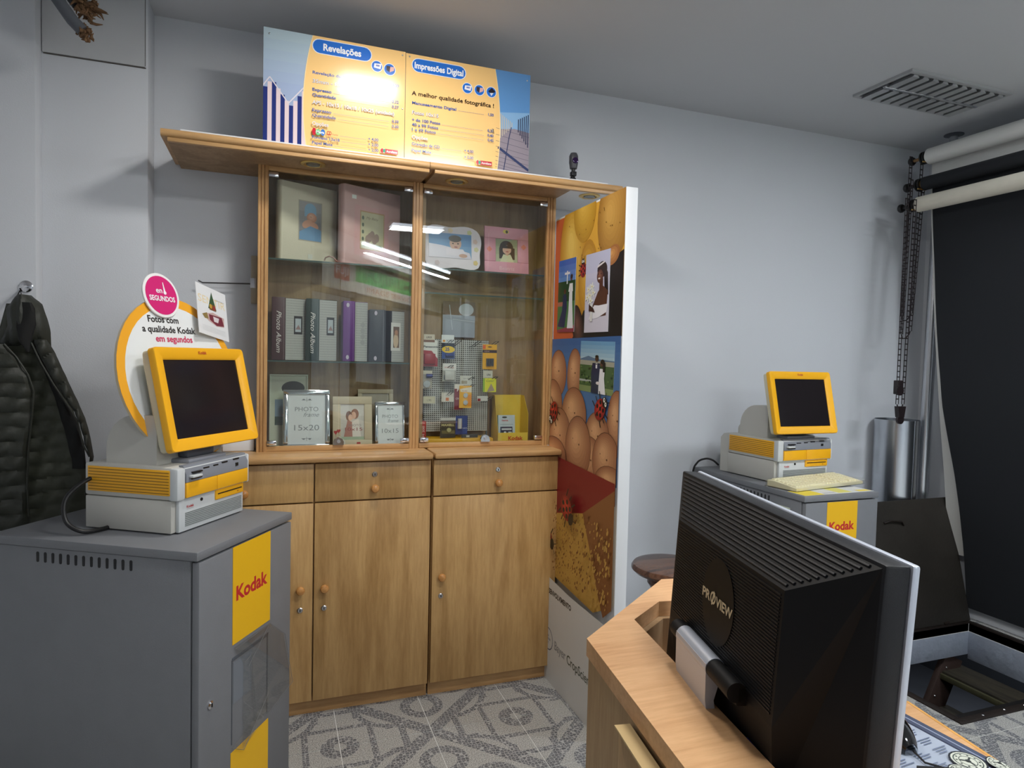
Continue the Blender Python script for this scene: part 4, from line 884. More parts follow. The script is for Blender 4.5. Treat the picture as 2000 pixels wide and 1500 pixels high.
def pf_text(size):
    def d(a):
        w, h = a.w, a.h; a.rect(0, 0, w, h, (218, 222, 226)); G = (130, 134, 140)
        a.text('PHOTO', w*.5, h*.66, h*.085, G, w*.62, 'c'); a.text('frame', w*.62, h*.55, h*.085, G, w*.42, 'c', shear=.4); a.text(size, w*.5, h*.28, h*.11, G, w*.66, 'c')
        for yy, s in ((.88, 1), (.12, -1)):
            a.line(w*.5, h*(yy-.03*s), w*.5, h*(yy+.05*s), .0015, G); a.line(w*.36, h*yy, w*.64, h*yy, .0015, G); a.ell(w*.42, h*(yy+.012*s), .005, .003, G); a.ell(w*.58, h*(yy+.012*s), .005, .003, G)
    return d
pframe('polished silver photo frame reading 15x20, bottom of the left cabinet', .034, BOT, .182, .240, .020, SILV, pf_text('15x20'), y=2.742)
pframe('smaller polished silver photo frame reading 10x15, bottom of the left cabinet', .398, BOT, .130, .190, .014, SILV, pf_text('10x15'), y=2.748)
def lovers(a):
    w, h = a.w, a.h; a.rect(0, 0, w, h, (206, 198, 186)); a.grad(0, 0, w, h, (190, 184, 176), (212, 206, 200), 3); a.ell(w*.60, h*.72, w*.16, h*.14, (150, 96, 70)); a.ell(w*.55, h*.68, w*.10, h*.10, (226, 176, 150)); a.ell(w*.36, h*.66, w*.13, h*.14, (122, 78, 56)); a.ell(w*.42, h*.62, w*.09, h*.09, (226, 180, 156)); a.poly([(w*.15, h*.1), (w*.3, h*.55), (w*.5, h*.5), (w*.55, h*.1)], (170, 110, 96)); a.poly([(w*.5, h*.1), (w*.48, h*.5), (w*.75, h*.6), (w*.85, h*.1)], (224, 214, 206))
    a.text('PHOTO', w*.6, h*.38, h*.06, (120, 110, 112), w*.5, 'c'); a.text('10x15', w*.55, h*.26, h*.09, (140, 50, 56), w*.7, 'c'); a.rect(0, 0, w, h*.10, (160, 176, 150))
WOODF = pm((206, 192, 166), .5, var=.05)
fr2 = pframe('cream wooden photo frame with red hearts and a hugging couple', .227, BOT, .160, .212, .032, WOODF, lovers, y=2.75, bev=.002)
def hearts(a):
    for x, y, s in ((.012, .062, 1), (.024, .068, .9), (.104, .014, 1)):
        for sd in (-1, 1): a.ell(x+sd*.0035*s, y+.004*s, .0045*s, .0045*s, (176, 34, 40))
        a.poly([(x-.0078*s, y+.003*s), (x+.0078*s, y+.003*s), (x, y-.009*s)], (176, 34, 40)); a.line(x, y-.008*s, x+.002, y-.03*s, .001, (60, 60, 60))
    a.poly([(.004, .004), (.05, .004), (.05, .028), (.026, .048), (.004, .03)], (214, 210, 200)); a.rect(.018, .004, .026, .02, (150, 146, 140))
m = MB(); a = Art(m, frame((0, 0, .001), (1, 0, 0), (0, math.sin(.16), math.cos(.16))), .16, .2); a.z = .0004; hearts(a); m.build('heart_decoration', fr2, recalc=False)
def scene0(a):
    w, h = a.w, a.h; a.rect(0, 0, w, h, (190, 194, 176)); a.ell(w*.62, h*.82, w*.32, h*.10, (24, 24, 26)); a.rect(w*.12, h*.30, w*.62, h*.66, (120, 140, 160)); a.rect(w*.12, h*.30, w*.62, h*.42, (40, 60, 46)); a.ell(w*.4, h*.44, .012, .01, (150, 110, 110))
pframe('pale green frame with a black oval, behind the silver 15x20 frame', -.018, BOT, .150, .300, .006, pm((196, 200, 184), .5), scene0, y=2.80, bev=.001)
pframe('plain beige frame standing behind the two small frames', .335, BOT, .150, .240, .018, pm((176, 160, 136), .5), lambda a: a.rect(0, 0, a.w, a.h, (150, 136, 116)), y=2.80, bev=.001)
tag(MB().tube([(.185, 2.752, 1.776), (.19, 2.75, 1.788), (.205, 2.749, 1.795), (.222, 2.75, 1.790), (.232, 2.752, 1.779), (.246, 2.75, 1.775)], .003, pm((150, 120, 110), .35, .4), 8).build('bracelet'), 'thin wire bracelet lying between the two large albums', 'bracelet')
# ---------------------------------------------------------------- right unit
def boy(a):
    w, h = a.w, a.h; a.grad(0, 0, w, h, (120, 158, 196), (74, 128, 186), 4); a.poly([(0, 0), (w, 0), (w*.95, h*.25), (w*.55, h*.42), (w*.3, h*.5), (0, h*.55)], (206, 200, 216)); a.ell(w*.62, h*.60, w*.14, h*.26, (196, 156, 138)); a.ell(w*.61, h*.80, w*.15, h*.14, (54, 42, 38)); a.ell(w*.56, h*.60, .004, .003, (40, 26, 22)); a.ell(w*.68, h*.60, .004, .003, (40, 26, 22)); a.ell(w*.63, h*.46, .008, .003, (150, 80, 80)); a.poly([(w*.4, h*.4), (w*.8, h*.38), (w*.9, h*.1), (w*.4, h*.12)], (214, 206, 220)); a.ell(w*.8, h*.12, w*.1, h*.08, (190, 150, 130))
t = thing('picture_frame', 'white wavy-edged frame with a toddler on blue, upper right cabinet', 'photo frame', (.594, 2.77, 1.777), 0, 'portraits on the top shelf')
n = 48; wv = []
for k in range(n):
    a_ = 2*PI*k/n; c, s_ = math.cos(a_), math.sin(a_); q = max(abs(c)**1, 1e-6); r = (abs(c)**6+abs(s_)**6)**(-1/6)
    wv.append((.130+(.126+.004*math.sin(5*a_))*c*r, .098+(.092+.004*math.sin(6*a_+1))*s_*r))
F = frame((0, 0, .002), (1, 0, 0), (0, math.sin(.12), math.cos(.12)))
m = MB(); m.M = F; m.prism(wv, -.012, 0, pm((220, 212, 222), .45)); m.build('frame', t)
printed('picture', F @ Matrix.Translation((.024, .050, .0012)), .190, .108, .001, BLKM, boy, t, .3)
m = MB(); a = Art(m, F, .27, .2); a.z = .0006
for x, y, c in ((.206, .168, (206, 206, 150)), (.232, .13, (214, 186, 180)), (.236, .095, (206, 200, 160)), (.232, .035, (220, 196, 130)), (.06, .026, (206, 190, 196)), (.12, .172, (226, 206, 180))):
    for k in range(5): a.ell(x+.006*math.cos(k*1.257), y+.006*math.sin(k*1.257), .0055, .0055, c, 0, 8)
m.build('flower_decoration', t, recalc=False)
def girl(a):
    w, h = a.w, a.h; a.grad(0, 0, w, h, (176, 180, 150), (150, 160, 128), 3); a.ell(w*.5, h*.62, w*.30, h*.30, (44, 28, 26)); a.rect(w*.18, h*.16, w*.36, h*.62, (48, 30, 28)); a.rect(w*.66, h*.14, w*.86, h*.62, (48, 30, 28)); a.ell(w*.52, h*.54, w*.19, h*.19, (214, 172, 150)); a.poly([(w*.32, h*.60), (w*.72, h*.60), (w*.68, h*.72), (w*.36, h*.72)], (44, 28, 26)); a.ell(w*.53, h*.46, w*.07, h*.02, (170, 70, 70)); a.poly([(w*.2, 0), (w*.84, 0), (w*.68, h*.34), (w*.36, h*.34)], (206, 206, 170)); a.rect(w*.46, h*.3, w*.58, h*.38, (206, 164, 142))
t = pframe('pink frame with a smiling dark-haired girl, upper right cabinet', .868, 1.777, .208, .208, .052, pm((214, 152, 170), .5, var=.08, scale=20), girl, y=2.768, lean=.10, group='portraits on the top shelf', bev=.002)
m = MB(); a = Art(m, frame((0, 0, .001), (1, 0, 0), (0, math.sin(.10), math.cos(.10))), .21, .21); a.z = .0005
a.text('Beatriz', .104, .014, .017, (230, 190, 200), .07, 'c')
for x, y in ((.022, .105), (.184, .124)):
    for k in range(4): a.ell(x+.006*math.cos(k*1.57), y+.006*math.sin(k*1.57), .006, .006, (222, 128, 112), 0, 8)
a.ell(.10, .188, .014, .009, (226, 206, 90)); a.ell(.104, .188, .006, .007, (60, 50, 30)); m.build('sticker_decoration', t, recalc=False)
# pegboard rack
pg = thing('battery_rack', 'grey perforated metal rack on a yellow tray for hanging batteries', 'display rack', (.76, 2.80, BOT))
MB().box(.618, 2.826, 1.07, .912, 2.829, 1.478, peg_mat()).build('perforated_panel', pg, world=True, smooth=False)
MB().box(.612, 2.748, 1.0165, .918, 2.86, 1.046, pm((226, 170, 24), .4), .006).build('tray', pg, world=True)
m = MB(); m.box(.616, 2.829, 1.04, .622, 2.836, 1.47, GREYE); m.box(.908, 2.829, 1.04, .914, 2.836, 1.47, GREYE); m.build('uprights', pg, world=True)
hooks = [(.700, 1.462), (.735, 1.462), (.825, 1.462), (.905, 1.462), (.700, 1.352), (.795, 1.30), (.905, 1.305), (.700, 1.235), (.80, 1.27), (.885, 1.215)]
WIRE = pm((60, 58, 56), .3, .7)
for x, z in hooks:
    m = MB(); m.tube([(x-.005, 2.826, z-.014), (x-.005, 2.79, z-.012), (x+.02, 2.765, z+.012)], .0014, WIRE, 6); m.tube([(x+.008, 2.826, z-.014), (x+.008, 2.79, z-.012), (x+.034, 2.765, z+.012), (x+.02, 2.765, z+.012)], .0014, WIRE, 6); m.build('wire_hook', pg, world=True)
def pack(label, x, z, w, h, draw, y=2.775, blister=None, name='battery_pack', cat='battery pack', rz=0, group='batteries hanging on the rack'):
    t = thing(name, label, cat, (x, y, z), rz, group)
    printed('card', frame((0, 0, 0), (1, 0, 0), (0, 0, 1)), w, h, .0012, WHITE, draw, t, .35)
    for b in (blister or []):
        m = MB()
        if b[0] == 'cyl': m.tube([(b[1], -.005, b[2]), (b[3], -.005, b[4])], b[5], pm(b[6], .3, .3), 12)
        if b[0] == 'disc': m.lathe([(b[3], 0), (b[3], -.004)], (b[1], -.001, b[2]), pm(b[4], .25, .8), 'y', 18)
        if b[0] == 'box': m.box(b[1], -.010, b[2], b[3], -.001, b[4], pm(b[5], .3), .003)
        m.build('battery' if b[0] != 'box' else 'blister', t)
    return t
W_ = (222, 222, 216)
pack('white card with a red curved blister, top left of the rack', .598, 1.358, .066, .112, lambda a: (a.rect(0, 0, a.w, a.h, W_), a.text('Panasonic', a.w*.55, a.h*.72, .009, (30, 30, 34), a.w*1.0, 'c', .03), a.poly([(0, 0), (a.w, 0), (a.w, a.h*.3), (a.w*.6, a.h*.6), (0, a.h*.62)], (160, 24, 40)), a.rect(a.w*.1, a.h*.38, a.w*.6, a.h*.43, (226, 200, 196))), blister=[('box', .006, .010, .055, .055, (150, 24, 36))])
pack('blue battery card with a yellow flash and the number 25', .682, 1.392, .058, .068, lambda a: (a.rect(0, 0, a.w, a.h, (72, 96, 160)), a.rect(0, a.h*.72, a.w, a.h, (24, 28, 52)), a.ell(a.w*.5, a.h*.60, a.w*.5, a.h*.22, (236, 196, 40)), a.text('25', a.w*.42, a.h*.52, .014, (30, 60, 140), None, 'c', .03)), blister=[('cyl', .016, .016, .052, .016, .009, (30, 50, 120))])
pack('white price tags and a clear packet under the blue card', .688, 1.294, .060, .078, lambda a: (a.rect(0, 0, a.w, a.h, (176, 176, 170)), a.rect(0, a.h*.62, a.w, a.h, (224, 222, 218)), a.text('MEDIA', a.w*.5, a.h*.73, .007, (200, 110, 80), a.w*.7, 'c'), a.rect(a.w*.1, a.h*.1, a.w*.9, a.h*.35, (60, 70, 100))), blister=[('box', .008, .006, .052, .045, (196, 196, 190))])
pack('yellow card of four slim batteries, right end of the rack', .868, 1.350, .066, .110, lambda a: (a.rect(0, 0, a.w, a.h, (238, 176, 40)), a.rect(0, a.h*.66, a.w, a.h*.78, (56, 34, 44)), a.text('KODAK', a.w*.3, a.h*.70, .005, (226, 180, 170), None, 'c'), a.ell(a.w*.5, a.h*.9, .010, .003, (120, 90, 50)), a.rect(0, a.h*.82, a.w*.2, a.h*.97, (230, 100, 40))), blister=[('cyl', .020+.009*k, .014, .020+.009*k, .048, .004, (90, 92, 100)) for k in range(4)])
pack('lime green and yellow film packet, right side of the rack', .872, 1.248, .062, .062, lambda a: (a.rect(0, 0, a.w, a.h, (226, 224, 50)), a.rect(0, 0, a.w*.14, a.h, (150, 190, 60)), a.poly([(a.w*.3, 0), (a.w*.9, a.h*.1), (a.w*.62, a.h*.62)], (170, 150, 130)), a.text('Color', a.w*.55, a.h*.74, .009, (60, 110, 60), a.w*.6, 'c', shear=.3)))
pack('orange card of two round coin cells, middle of the rack', .762, 1.178, .056, .098, lambda a: (a.rect(0, 0, a.w, a.h, (240, 182, 70)), a.rect(a.w*.7, a.h*.08, a.w, a.h*.6, (236, 150, 50)), a.poly([(a.w*.05, a.h*.85), (a.w, a.h*.95), (a.w, a.h*.7), (a.w*.1, a.h*.72)], (236, 226, 206)), a.text('Kodak', a.w*.45, a.h*.74, .006, (180, 60, 40), None, 'c')), y=2.766, blister=[('disc', .028, .056, .0105, (214, 214, 212)), ('disc', .028, .024, .0105, (214, 214, 212))])
pack('dark red card behind the orange coin cell card', .742, 1.170, .040, .112, lambda a: (a.rect(0, 0, a.w, a.h, (126, 26, 40)), a.rect(0, a.h*.82, a.w, a.h, (226, 220, 210)), a.text('P', a.w*.4, a.h*.72, .012, (240, 230, 226), None, 'c', .03), a.text('CR2', a.w*.4, a.h*.4, .008, (240, 230, 226), None, 'c')), y=2.774)
pack('white price label pair on the lower left hook', .684, 1.205, .056, .040, lambda a: (a.rect(0, 0, a.w, a.h, (220, 216, 206)), a.rect(a.w*.35, a.h*.1, a.w*.6, a.h*.45, (210, 120, 60)), a.text('3,50', a.w*.5, a.h*.6, .007, (60, 60, 60), None, 'c')), name='price_card', cat='price card')
pack('white price label on the middle hook', .768, 1.278, .052, .040, lambda a: (a.rect(0, 0, a.w, a.h, (214, 214, 206)), a.rect(a.w*.1, a.h*.15, a.w*.6, a.h*.5, (170, 160, 140)), a.text('CR 123', a.w*.5, a.h*.65, .006, (60, 60, 60), None, 'c')), name='price_card', cat='price card')
pack('brown and white price card above the card with the red blister', .600, 1.462, .050, .034, lambda a: (a.rect(0, 0, a.w, a.h, (206, 196, 176)), a.text('LR03', a.w*.5, a.h*.5, .008, (70, 50, 40), None, 'c', .02), a.rect(0, 0, a.w, a.h*.3, (120, 80, 60))), name='price_card', cat='price card')
pack('white price card above the blue battery card', .680, 1.462, .056, .034, lambda a: (a.rect(0, 0, a.w, a.h, (226, 230, 232)), a.rect(a.w*.1, a.h*.1, a.w*.3, a.h*.35, (226, 150, 60)), a.text('2CR5', a.w*.6, a.h*.15, .008, (70, 80, 100), None, 'c', .02)), name='price_card', cat='price card')
pack('small pale price card at the right end under the slim batteries', .872, 1.312, .044, .032, lambda a: (a.rect(0, 0, a.w, a.h, (206, 204, 190)), a.text('LR6', a.w*.6, a.h*.3, .008, (60, 60, 60), None, 'c', .02)), name='price_card', cat='price card')
pack('clear packet with a blue battery, left edge of the rack', .596, 1.262, .046, .078, lambda a: (a.rect(0, 0, a.w, a.h, (166, 160, 146)), a.rect(0, a.h*.8, a.w, a.h, (206, 200, 180))), blister=[('cyl', .018, .055, .044, .055, .009, (36, 44, 110)), ('disc', .022, .020, .015, (190, 190, 188))])
pack('small yellowish price card at the lower left of the rack', .604, 1.198, .052, .030, lambda a: (a.rect(0, 0, a.w, a.h, (206, 200, 172)), a.text('1,95', a.w*.5, a.h*.3, .009, (60, 56, 50), None, 'c')), name='price_card', cat='price card')
pack('red and white price card at the lower right hook', .848, 1.208, .048, .022, lambda a: (a.rect(0, 0, a.w, a.h, (210, 210, 206)), a.rect(a.w*.02, 0, a.w*.3, a.h*.5, (150, 30, 40))), name='price_card', cat='price card')
pack('olive coin cell packet propped on the yellow tray', .678, 1.049, .068, .088, lambda a: (a.rect(0, 0, a.w, a.h, (56, 52, 38)), a.rect(0, a.h*.85, a.w, a.h, (200, 200, 196)), a.text('MAXELL', a.w*.5, a.h*.58, .009, (214, 206, 150), a.w*.84, 'c', .03), a.rect(a.w*.1, a.h*.2, a.w*.95, a.h*.36, (110, 100, 60))), y=2.760, blister=[('disc', .038, .034, .010, (214, 206, 150))], group='packets on the yellow tray')
pack('blue card with a white battery on the yellow tray', .748, 1.062, .054, .082, lambda a: (a.rect(0, 0, a.w, a.h, (36, 56, 130)), a.text('VARTA', a.w*.8, a.h*.3, .005, (220, 220, 230), None, 'c')), y=2.768, blister=[('cyl', .018, .026, .018, .070, .010, (210, 212, 216))], group='packets on the yellow tray')
pack('flat dark packet lying on the yellow tray', .772, 1.048, .075, .014, lambda a: (a.rect(0, 0, a.w, a.h, (60, 58, 56)), a.rect(a.w*.3, a.h*.2, a.w*.5, a.h*.7, (200, 196, 180))), y=2.756, group='packets on the yellow tray')
t = thing('film_box', 'small red box at the left corner of the right cabinet', 'box', (.5935, 2.76, BOT))
MB().box(0, 0, 0, .022, .05, .105, pm((172, 34, 36), .4), .001).build('carton', t); prn('lettering', FRONT(0, -.0002, 0), .022, .105, lambda a: a.text('FILM 200', .015, .015, .009, (236, 220, 210), .07, rot=PI/2), t)
# cardboard dispenser
cd = thing('cardboard_dispenser', 'yellow cardboard counter dispenser with red lettering, at the right of the cabinet floor', 'dispenser box', (.915, 2.755, BOT))
YC = pm((232, 200, 74), .5, var=.02); YC2 = pm((226, 190, 66), .5, var=.02)
m = MB(); m.box(.028, .0, 0, .168, .0015, .050, YC); m.build('front_lip', cd)
m = MB(); m.prism([(0, 0), (.10, 0), (.10, .215), (.06, .215), (0, .135)], .168, .1695, YC2, 'x'); m.build('side_panel', cd)
m = MB(); m.prism([(0, 0), (.10, 0), (.10, .215), (.06, .215), (0, .05)], .0265, .028, YC2, 'x'); m.build('side_panel', cd)
m = MB(); m.box(.028, .0985, 0, .168, .10, .215, YC); m.box(.028, 0, 0, .168, .10, .0015, YC); m.build('back_panel', cd)
prn('lettering', FRONT(.028, -.0003, 0), .14, .05, lambda a: a.text('Kodak', .082, .017, .017, (196, 60, 40), .070, 'c', .03), cd)
def hama(a):
    w, h = a.w, a.h; a.rect(0, 0, w, h, (190, 206, 216)); a.rect(w*.12, h*.28, w*.85, h*.58, (34, 44, 76)); a.rect(w*.2, h*.46, w*.8, h*.52, (206, 214, 220)); a.ell(w*.4, h*.38, .006, .004, (220, 226, 230)); a.rect(w*.6, h*.36, w*.8, h*.4, (200, 210, 216)); a.text('hama.', w*.42, h*.78, .008, (190, 50, 60), w*.4, 'c', .02); a.ell(w*.38, h*.92, .012, .004, (40, 50, 50)); a.rect(w*.55, h*.06, w*.9, h*.2, (236, 236, 236)); a.rect(w*.1, h*.65, w*.9, h*.67, (150, 170, 180))
hp = thing('accessory_pack', 'pale blue and white accessory pack standing in the yellow dispenser', 'accessory pack', (.952, 2.778, BOT+.002))
printed('card', frame((0, 0, 0), (1, 0, 0), (0, .1, 1)), .080, .125, .012, pm((110, 180, 214), .4), hama, hp, .35)
pp = thing('reflection_sheet', 'sheet painted with a blurred window reflection, at the back of the right cabinet', 'photo print', (.72, 2.862, 1.49))
printed('sheet', frame((-.015, 0, 0), (1, 0, 0), (0, 0, 1)), .15, .16, .001, PAP, lambda a: (a.rect(0, 0, a.w, a.h, (168, 172, 186)), a.rect(0, a.h*.62, a.w, a.h, (134, 108, 84)), a.ell(a.w*.72, a.h*.78, .035, .028, (206, 206, 214)), a.line(a.w*.2, a.h*.9, a.w*.3, a.h*.2, .003, (206, 210, 220)), a.line(a.w*.3, a.h*.5, a.w, a.h*.45, .003, (206, 210, 220))), pp)  # colours paint the shop window mirrored in the cabinet glass
# ---------------------------------------------------------------- jacket on its hook
jk = thing('jacket', 'dark olive quilted hooded jacket hanging open from the wall hook at the left', 'jacket', (-.82, 2.60, .85))
OLV = pm((44, 46, 38), .55, var=.12, scale=20, bump=.25, bscale=90, name='olive_nylon'); OLL = pm((58, 60, 48), .6, var=.1, scale=20, bump=.2, bscale=90, name='olive_lining'); DRK = pm((16, 16, 15), .8, name='painted_shade_cloth')  # DRK puts the shade inside the open jacket and hood into the cloth colour
def JX(u): return -.831+u*.3468*.001425     # sheet layout in hanging-cloth units
def JZ(v): return 1.659-v*.3467*.001675
def interp(P, v):
    if v <= P[0][1]: return P[0][0]
    for (a, b), (c, d) in zip(P, P[1:]):
        if v <= d: return a+(c-a)*(v-b)/(d-b)
    return P[-1][0]
def cloth(name, Lf, Rt, v0, v1, y, th, mat, q=82, puff=.011, slope=0, nu=18, nv=96, ph=0):
    """quilted panel between two outline curves; bulges between stitch lines"""
    m = MB()
    def F(s, t_, back=0):
        v = v0+(v1-v0)*t_; a, b = interp(Lf, v), interp(Rt, v); u = a+(b-a)*s
        vv = v+slope*(u-a)+6*math.sin(u*.03+ph)
        pf = abs(math.sin(PI*(vv+ph*20)/q))**.5*puff; ed = math.sin(PI*min(1, max(0, s)))**.35
        yy = y-(pf+th)*ed-.004*math.sin(u*.05+v*.02)
        return (JX(u), yy if not back else y+.001, JZ(v))
    m.grid(lambda a, b: F(a, b), nu, nv, mat); m.grid(lambda a, b: F(a, b, 1), 4, 24, mat)
    return m.build(name, jk, world=True)
cloth('back_lining', [(0, 200), (-60, 420), (-60, 600), (-60, 1500)], [(180, 200), (215, 420), (345, 700), (440, 1000), (475, 1300), (470, 1480)], 200, 1470, 2.600, .008, OLL, 82, .010, .10)
cloth('left_front', [(-340, 430), (-340, 1500)], [(30, 430), (95, 500), (160, 600), (190, 690), (180, 830), (160, 1000), (150, 1200), (158, 1400)], 430, 1470, 2.545, .016, OLV, 82, .014, .02)
cloth('right_front', [(178, 420), (230, 530), (300, 650), (395, 790), (440, 870), (470, 1000), (505, 1070), (480, 1180), (470, 1300)], [(252, 400), (300, 480), (345, 580), (430, 760), (470, 850), (500, 960), (520, 1075), (500, 1180), (490, 1300)], 400, 1300, 2.560, .016, OLV, 74, .012, .5, 10)
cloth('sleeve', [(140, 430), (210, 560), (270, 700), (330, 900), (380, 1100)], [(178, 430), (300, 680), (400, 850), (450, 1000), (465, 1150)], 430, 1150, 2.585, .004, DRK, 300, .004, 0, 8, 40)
# hood
m = MB(); 
def hood(s, t_):
    v = 150+290*t_; a = interp([(75, 150), (12, 225), (18, 330), (-40, 440)], v); b = interp([(150, 150), (215, 200), (240, 280), (258, 350), (262, 440)], v)
    u = a+(b-a)*s; return (JX(u), 2.585-.055*math.sin(PI*s)**.6*math.sin(PI*min(1, .15+t_*.85))**.5-.003*math.sin(u*.12), JZ(v))
m.grid(hood, 18, 18, OLV); m.build('hood', jk, world=True)
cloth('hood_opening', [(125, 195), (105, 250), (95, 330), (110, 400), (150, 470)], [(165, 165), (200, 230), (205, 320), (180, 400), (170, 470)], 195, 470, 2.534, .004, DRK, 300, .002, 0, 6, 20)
ZIP = pm((86, 84, 78), .3, .6, name='zip_teeth')
for P in ([(30, 430), (95, 500), (160, 600), (190, 690), (180, 830), (160, 1000), (150, 1200), (158, 1400)], [(178, 420), (230, 530), (300, 650), (395, 790), (440, 870), (470, 1000), (505, 1070)]):
    MB().tube([(JX(u), 2.535, JZ(v)) for u, v in P], .0028, OLV, 6).build('zip', jk, world=True)
MB().tube([(JX(65), 2.575, JZ(185)), (JX(88), 2.585, JZ(122)), (JX(104), 2.575, JZ(160))], .002, BLACK, 6).build('hanging_loop', jk, world=True)
hk = thing('coat_hook', 'small chrome coat hook on the left wall above the jacket', 'hook', (JX(95), 2.695, JZ(100)))
m = MB(); m.lathe([(.020, .0), (.020, -.005), (.012, -.008)], (JX(95)-.02, 2.70, JZ(92)+.004), CHROME, 'y', 24); m.build('rose', hk, world=True)
MB().tube([(JX(95)-.02, 2.695, JZ(85)), (JX(92), 2.60, JZ(100)), (JX(90), 2.585, JZ(122)), (JX(90), 2.58, JZ(108))], .006, CHROME, 10).build('peg', hk, world=True)
# ---------------------------------------------------------------- broken pipes near the ceiling
PG = pm((86, 90, 96), .45, name='grey_conduit'); FOAM = pm((110, 82, 56), .95, var=.5, scale=60, bump=1.0, bscale=60, name='torn_foam')
t = thing('cut_conduit', 'cut grey conduit with torn brown foam at its end, hanging at the upper left', 'pipe', (-.55, 2.5, 2.45))
MB().tube([(-.73, 2.50, 2.686), (-.70, 2.50, 2.60), (-.665, 2.505, 2.52), (-.62, 2.51, 2.455), (-.592, 2.515, 2.428)], .019, PG, 14).build('conduit', t, world=True)
def frayed(name, c, r, n, par):
    m = MB(); rn = random.Random(int(c[0]*1e4) & 999)
    for k in range(n):
        p = Vector(c)+Vector((rn.gauss(0, r*.45), rn.gauss(0, r*.4), rn.gauss(0, r*.5))); q = p+Vector((rn.gauss(0, r*.6), rn.gauss(0, r*.4), rn.gauss(-r*.2, r*.5)))
        m.tube([p, (p+q)/2+Vector((rn.gauss(0, .004), 0, rn.gauss(0, .004))), q], [.0055, .0045, .0012], FOAM, 6)
    return m.build(name, par, world=True)
frayed('torn_foam', (-.584, 2.515, 2.420), .018, 46, t)
t2 = thing('cut_conduit', 'black cut pipe with a frayed brown foam end, behind the grey conduit', 'pipe', (-.53, 2.57, 2.52))
MB().tube([(-.70, 2.57, 2.687), (-.675, 2.57, 2.63), (-.645, 2.57, 2.575), (-.615, 2.57, 2.535)], .024, BLKM, 14).build('pipe', t2, world=True)
frayed('torn_foam', (-.592, 2.56, 2.525), .030, 80, t2)
m = MB(); m.tube([(-.590, 2.57, 2.69), (-.590, 2.57, 2.55)], .0035, pm((190, 192, 194), .5), 6); m.build('wire', t2, world=True)
# ---------------------------------------------------------------- stool
st = thing('wooden_stool', 'dark turned wooden stool with a round grained seat, behind the desk corner', 'stool', (1.45, 2.14, 0))
m = MB(); m.lathe([(.10, .582), (.138, .586), (.150, .598), (.150, .606), (.143, .616), (.12, .620), (.03, .620)], (0, 0, 0), W['stool'], 'z', 40); m.build('seat', st)
m = MB(); m.lathe([(.02, .44), (.05, .45), (.06, .48), (.052, .50), (.072, .52), (.088, .545), (.086, .566), (.092, .582)], (0, 0, 0), W['stool'], 'z', 28); m.build('turned_hub', st)
for k in range(4):
    a = PI/4+k*PI/2+.3; c, s_ = math.cos(a), math.sin(a)
    MB().tube([(.05*c, .05*s_, .50), (.085*c, .085*s_, .36), (.11*c, .11*s_, .30), (.13*c, .13*s_, .18), (.16*c, .16*s_, .0)], [.020, .026, .017, .024, .014], W['stool'], 12).build('leg', st)
for k in range(4):
    a = PI/4+k*PI/2+.3; b = a+PI/2
    MB().tube([(.135*math.cos(a), .135*math.sin(a), .16), (.135*math.cos(b), .135*math.sin(b), .16)], .010, W['stool'], 8).build('stretcher', st)
# ---------------------------------------------------------------- studio background rollers
pole = thing('support_pole', 'short grey drop pipe with a round ceiling flange holding the background rollers', 'pole', (3.515, 2.62, 2.2))
MB().tube([(3.515, 2.62, 2.22), (3.515, 2.62, 2.688)], .021, ALU, 16).build('tube', pole, world=True); MB().lathe([(.048, 0), (.048, -.004), (.022, -.012)], (3.515, 2.62, 2.69), GREYE, 'z', 28).build('ceiling_flange', pole, world=True)
WP = pm((222, 222, 218), .7, var=.02, name='white_paper'); BP = pm((26, 29, 34), .85, var=.12, scale=3, name='black_paper'); CP = pm((222, 216, 200), .75, var=.10, scale=14, name='cream_cardboard')
CHB = pm((34, 26, 28), .4, name='black_chain')
def roller(label, x, z, r, mat, knobl):
    t = thing('background_roller', label, 'background roller', (x, 2.62, z), 0, None)
    m = MB(); m.tube([(x, .95, z), (x, 2.62, z)], r, mat, 28); m.build('roll', t, world=True)
    m = MB(); m.lathe([(r*.98, 0), (r*.75, .004), (r*.7, .012)], (x, 2.62, z), BRASS if mat is BP else mat, 'y', 24); m.build('end_plug', t, world=True)
    m = MB(); m.lathe([(.014, 0), (.034, .004), (.034, .012), (.018, .016), (.034, .020), (.034, .028), (.014, .032)], (x, 2.632, z), BLACK, 'y', 24); m.build('chain_wheel', t, world=True)
    m = MB(); m.tube([(x, 2.66, z), (x, 2.715, z)], .009, pm((150, 116, 76), .4, .3) if mat is WP else BLACK, 10); m.build('spindle', t, world=True)
    m = MB(); m.lathe([(.010, 0), (.020, .003), (.024, .010), (.024, .018), (.018, .026), (.006, .028)], (x, 2.712, z), BLACK, 'y', 12); m.build('knob', t, world=True)
    m = MB(); m.box(x+.02, 2.634, z-.006, 3.50, 2.642, z+.006, GREYE, .001); m.box(x-.03, 2.634, z-.03, x+.03, 2.640, z-.024, BRASS); m.build('bracket', t, world=True)
    return t
r1 = roller('white background paper roller, topmost of the three at the right', 3.340, 2.550, .043, WP, 0)
r2_ = roller('black background paper roller, middle of the three at the right', 3.312, 2.400, .036, BP, 0)
r3 = roller('bare cream cardboard roller, lowest of the three at the right', 3.275, 2.284, .041, CP, 0)
